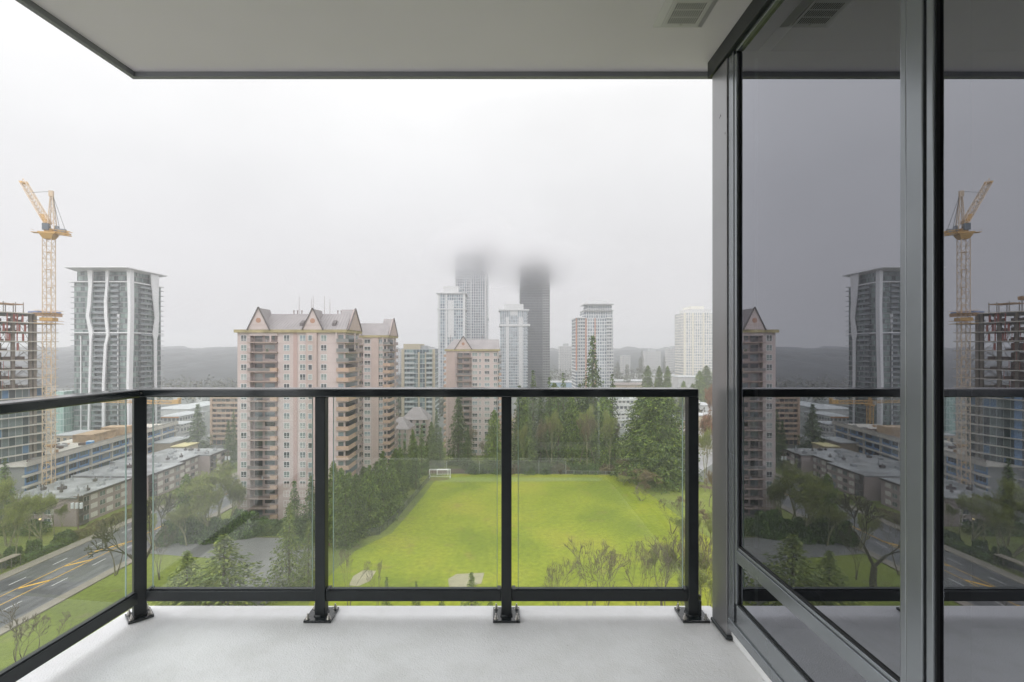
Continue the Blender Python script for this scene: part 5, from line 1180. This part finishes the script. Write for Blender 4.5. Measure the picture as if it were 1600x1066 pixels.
for a, b, ty, Y, hp, lb in ((628,668,656,248,5.5,'townhouse block with grey hipped roof left of the thin fir'),(604,638,671,228,4.5,'townhouse block with lower grey roof beside the second pink tower')):
    t, z, w_ = lowb(lb, a, b, ty, Y, 13, PINK, TR, 'townhouse', hip=hp)
    m = MB(); 
    for f in range(3):
        for k in range(4): m.box(.5+k*w_/4, k*w_/4+w_/4-.8, -1.2, -.001, z-2.7*(f+1), z-2.7*(f+1)+1.0)
    m.build('balcony', mat('green_balcony_panel',(.22,.28,.22),.6), t); m = MB()
    for f in range(3):
        for k in range(4): m.box(.8+k*w_/4, k*w_/4+w_/4-1.2, -.06, -.002, z-2.7*f-1.6, z-2.7*f-.3)
    m.build('windows_row', PANE, t)
# right: white terraced building, warehouse, hut
t = thing('terraced_building', 'white three level terraced building between wood and huge cedar', 'building', (XA(962,300), 300, 0)); ww_ = XA(1004,300)-XA(962,300)
for k, (y0_, zt0) in enumerate(((0,5.2),(4,9.2),(9,13.2),(14,16.2))):
    MB().box(0, ww_, y0_, 30, 0 if k == 0 else (5.2,9.2,13.2)[k-1]+.001, zt0-.4).build('storey', [SHOP], t); MB().box(-.5, ww_+.5, y0_-1, 30.5, zt0-.399, zt0).box(-.5,ww_+.5,y0_-1,y0_-.8,zt0+.001,zt0+.9).build('terrace', WLB, t)
MB().box(3,8,17,22,16.201,18.4).box(10,13,18,22,16.201,17.8).build('plant_room', CONCG, t)
lowb('long white warehouse just above the rail between tower and cedars', 950, 1022, 596, 560, 30, WLB, LGR); lowb('long brown-roofed shed below the white warehouse', 948, 1020, 602, 500, 30, BEI, mat('brown_roof',(.2,.16,.15),.7))
lowb('pale blue low hall just above the rail under the dark giant', 861, 900, 598, 560, 30, mat('pale_blue_wall',(.30,.40,.50),.6), LGR)
lowb('white low roofs at the foot of the cream tower', 1060, 1116, 590, 470, 30, WLB, LGR); lowb('pale long hall left of the hazy round evergreens', 1000, 1060, 586, 640, 25, WLB, LGR)
t, z, w_ = lowb('small white hut beyond the far parking lot', 1047, 1056, 641, 335, 5, WLB, LGR); MB().box(w_*.4, w_*.65, -.05, -.001, 0, 2.2).build('door', PANE, t)
lowb('white roofed low building right of the end post', 1094, 1116, 634, 350, 20, WLB, LGR); lowb('pale low building behind the red trees', 1092, 1118, 650, 300, 12, BEI, LGR)
lowb('grey podium building at the foot of the misty towers', 690, 790, 606, 520, 30, CONCG, LGR)
# cars
PAINT = mat('car_paint', (.5,.5,.5), .25, .1, .6, rnd=[(.62,.62,.63),(.45,.46,.48),(.02,.02,.025),(.65,.65,.65),(.10,.12,.16),(.35,.03,.03),(.6,.6,.6),(.16,.17,.18)])
CG = mat('car_glass', (.02,.025,.03), .1); TY = mat('tyre', (.015,.015,.015), .8)
def car(x, y, rz, label, group):
    t = thing('parked_car', label, 'car', (x, y, .1), rz, group)
    m = MB(); m.hull([(-2.2,-.88,.3),(2.2,-.88,.3),(2.2,.88,.3),(-2.2,.88,.3)],[(-2.15,-.86,.85),(2.1,-.86,.78),(2.1,.86,.78),(-2.15,.86,.85)]); m.hull([(-1.35,-.70,1.36),(.45,-.70,1.36),(.45,.70,1.36),(-1.35,.70,1.36)],[(-1.2,-.64,1.42),(.35,-.64,1.42),(.35,.64,1.42),(-1.2,.64,1.42)]); m.build('body', PAINT, t)
    MB().hull([(-1.95,-.82,.86),(1.2,-.82,.82),(1.2,.82,.82),(-1.95,.82,.86)],[(-1.35,-.70,1.355),(.45,-.70,1.355),(.45,.70,1.355),(-1.35,.70,1.355)]).build('windows', CG, t)
    for sx in (-1.35,1.35):
        for sy in (-.8,.8): MB().tube((sx,sy-.1,.33),(sx,sy+.1,.33),.33,n=12).build('wheel', TY, t)
    return t
sheet('far_car_park', [G(1044,668)[:2], G(1046,655)[:2], G(1100,655)[:2], G(1120,672)[:2], G(1120,720)[:2], G(1085,745)[:2], G(1062,745)[:2], G(1066,700)[:2]], .07, mat('pale_wet_asphalt',(.26,.26,.27),.35,noise=(.1,.2)))
sheet('access_road', [(70,214),(80,214),(84,320),(74,320)], .06, mat('pale_asphalt',(.22,.22,.23),.4,noise=(.1,.2)))
sheet('shop_car_park', [(-205,240),(-160,240),(-160,282),(-205,282)], .06, LOT)
proto = car(0, 0, 0, 'x', 'y'); used = False
def pcar(x, y, rz, label, group):
    global used
    if not used: used = True; o = proto; o.location = (x,y,.1); o.rotation_euler.z = rz; o['label'] = label; o['group'] = group; return
    copy_tree(proto, (x,y,.1), rz, label, group)
for i in range(8):
    q = G(1058+i*1.8, 676-i*2.2); pcar(q.x, q.y, R(80), ORD[i]+' car of the near-left row in the far car park behind the huge cedar', 'cars in the far car park')
for i in range(7):
    q = G(1096+i*2.6, 671+i*3.0); pcar(q.x, q.y, R(75), ORD[i]+' car of the row seen right of the end post', 'cars in the car park right of the end post')
for i in range(6):
    q = G(1064+i*.8, 735-i*5.5); pcar(q.x+random.uniform(-.5,.5), q.y, R(85), ORD[i]+' car along the drive beside the huge cedar', 'cars on the drive by the huge cedar')
for r_ in range(3):
    for i in range(7):
        pcar(-200+i*5.2, 246+r_*11, R(90+random.uniform(-4,4)), ORD[i]+' car in the '+('front','middle','back')[r_]+' row of the lot before the white shops', 'cars before the white shops')
# ------------------------------------------------------------------ far woods and hills
random.seed(21)
HILL = mat('wooded_hill', (.022,.028,.030), .95, noise=(.035,.6,12))
def ridge(name, x0, x1, Y, zt, D, seed, n=60):
    g = random.Random(seed); mb = MB(); ph = [g.uniform(0,6.28) for _ in range(4)]; rows = 6
    for j in range(rows):
        f = j/(rows-1)
        for i in range(n+1):
            x = x0+(x1-x0)*i/n; h = zt*(.9+.06*math.sin(i*.21+ph[0])+.04*math.sin(i*.53+ph[1]))+.6*math.sin(i*2.1+ph[2])+g.uniform(-1.6,1.6)
            e = min(1, i/4, (n-i)/4); mb.v.append((x, Y+D*f, -1+(h+1)*math.sin(f*math.pi/2)**.8*e))
    for j in range(rows-1):
        for i in range(n): k = j*(n+1)+i; mb.f.append((k,k+1,k+n+2,k+n+1)); mb.m.append(0)
    struct(mb.build(name, HILL, smooth=True))
for k, (Y_, z_) in enumerate(((600,25),(690,34),(790,42),(920,48.5),(1100,53.5),(1400,58.5))): ridge('hill', -2450, -110+k*10, Y_, z_, 330, 30+k, 420)
for k, (Y_, z_) in enumerate(((960,40),(1150,49),(1500,57))): ridge('hill', -130+k*10, 2450, Y_, z_, 400, 50+k, 420)
def wood_mesh(name, boxes, n, leaf, m, seed):
    g = np.random.default_rng(seed); P_ = []
    for (x0,x1,y0,y1,h) in boxes:
        k = n//len(boxes); x = g.uniform(x0,x1,k); y = g.uniform(y0,y1,k); hh = h*(.72+.3*np.sin(x*.21+seed)*np.cos(y*.17)+.14*np.sin(x*.9)); P_.append(np.stack([x,y,g.random(k)**.6*hh],1))
    p = np.concatenate(P_); return leaf_mesh(name, p, g.normal(size=(len(p),3))+np.array([0,0,1]), leaf*g.uniform(.5,1.5,len(p)), .6, m)
for nm_, bx, n, leaf, m, sd in (('far_wood', [(-420,-120,420,620,16),(-140,-20,330,470,12),(60,420,640,900,20),(100,420,430,560,11),(20,140,330,420,11)], 26000, 2.4, HAZETREE, 1), ('russet_wood', [(120,330,300,430,9),(86,150,215,300,8),(-30,20,240,330,9),(-110,-60,215,330,9)], 14000, 1.3, BROWN, 2)):
    o = link(nm_, wood_mesh(nm_, bx, n, leaf, m, sd)); o['kind'] = 'stuff'
for i in range(16):
    x = random.uniform(60, 330); y = random.uniform(560, 900)
for i, (px, ty, Y, w) in enumerate(((944,561,640,22),(965,566,620,18),(1000,560,640,16),(1003,549,700,14),(980,570,560,20),(1038,558,700,12),(1060,574,600,20))):
    treeP('hazy', 'hazy_tree', px, ty, Y, w, ORD[i]+' hazy tree from the left in the belt beyond the orange-striped tower', group='hazy trees in the far belt')
HR = [mat('house_roof_grey',(.2,.2,.21),.7), mat('house_roof_white',(.45,.45,.46),.6), mat('house_roof_red',(.3,.12,.09),.7)]
areas = [(960,1110,612,640,'right of the wood'),(590,690,610,636,'behind the townhouses'),(225,330,612,632,'beyond the white shops')]
for a, b, y0_, y1_, wh in areas:
    for i in range(9):
        q = G(a+(b-a)*(i+.5)/9+random.uniform(-3,3), random.uniform(y0_, y1_)); s_ = random.uniform(7,13); h = random.uniform(3.5,6)
        t = thing('far_house', ORD[i]+' of the small hazy houses '+wh+', from the left', 'house', (q.x, q.y, 0), random.uniform(-.3,.3), 'small hazy houses '+wh)
        MB().box(-s_/2,s_/2,-s_/3,s_/3,0,h).build('wall', WLB if i % 3 else BEI, t); MB().hull([(-s_/2-.4,-s_/3-.4,h),(s_/2+.4,-s_/3-.4,h),(s_/2+.4,s_/3+.4,h),(-s_/2-.4,s_/3+.4,h)],[(-s_/2+1,-.1,h+2.2),(s_/2-1,-.1,h+2.2),(s_/2-1,.1,h+2.2),(-s_/2+1,.1,h+2.2)]).build('roof', HR[i % 3], t)

# ------------------------------------------------------------------ the air
def volume(name, dens, col, x0, x1, y0, y1, z0, z1, an=.0):
    m = bpy.data.materials.new(name); m.use_nodes = True; t = m.node_tree; N = t.nodes; N.clear(); o = N.new('ShaderNodeOutputMaterial'); v = N.new('ShaderNodeVolumePrincipled')
    v.inputs['Color'].default_value = (*col, 1); v.inputs['Density'].default_value = dens; v.inputs['Anisotropy'].default_value = an; t.links.new(v.outputs[0], o.inputs['Volume'])
    b = MB().box(x0,x1,y0,y1,z0,z1).build(name, m); b['kind'] = 'stuff'; return b
volume('haze', .0006, (.96,.965,.985), -2700, 2700, -75, 2620, -1.1, 111.6, .6)
def cloud(name, blobs, x0, x1, y0, y1, z0, z1):
    """two soft ragged puffs of low cloud that the misty towers run up into"""
    m = bpy.data.materials.new(name); m.use_nodes = True; t = m.node_tree; N = t.nodes; L = t.links; N.clear()
    o = N.new('ShaderNodeOutputMaterial'); v = N.new('ShaderNodeVolumePrincipled'); v.inputs['Color'].default_value = (.986,.984,.988,1); v.inputs['Anisotropy'].default_value = .93; L.new(v.outputs[0], o.inputs['Volume'])
    tcn = N.new('ShaderNodeTexCoord'); nz = N.new('ShaderNodeTexNoise'); nz.inputs['Scale'].default_value = .028; nz.inputs['Detail'].default_value = 3; L.new(tcn.outputs['Object'], nz.inputs['Vector'])
    tot = None
    for (c3, r3, k) in blobs:
        sb_ = N.new('ShaderNodeVectorMath'); sb_.operation = 'SUBTRACT'; L.new(tcn.outputs['Object'], sb_.inputs[0]); sb_.inputs[1].default_value = c3
        dv = N.new('ShaderNodeVectorMath'); dv.operation = 'DIVIDE'; L.new(sb_.outputs[0], dv.inputs[0]); dv.inputs[1].default_value = r3
        dt = N.new('ShaderNodeVectorMath'); dt.operation = 'DOT_PRODUCT'; L.new(dv.outputs[0], dt.inputs[0]); L.new(dv.outputs[0], dt.inputs[1])
        def M(op, a, b_, clamp=False):
            n = N.new('ShaderNodeMath'); n.operation = op; n.use_clamp = clamp
            for i_, x in enumerate((a, b_)):
                if isinstance(x, (int, float)): n.inputs[i_].default_value = x
                else: L.new(x, n.inputs[i_])
            return n.outputs[0]
        e = M('SUBTRACT', M('ADD', 1.0, M('MULTIPLY', M('SUBTRACT', nz.outputs['Fac'], .5), .9)), dt.outputs['Value'], True)
        d = M('MULTIPLY', M('POWER', e, 3.0), k)
        tot = d if tot is None else M('ADD', tot, d)
    L.new(tot, v.inputs['Density'])
    b = MB().box(x0,x1,y0,y1,z0,z1).build(name, m); b['kind'] = 'stuff'; return b
cloud('low_cloud', [((0,620,160),(330,140,52),.013), ((-36,556,157),(74,88,47),.12), ((39,597,151),(80,92,43),.135)], -335, 335, 455, 775, 111.7, 216)
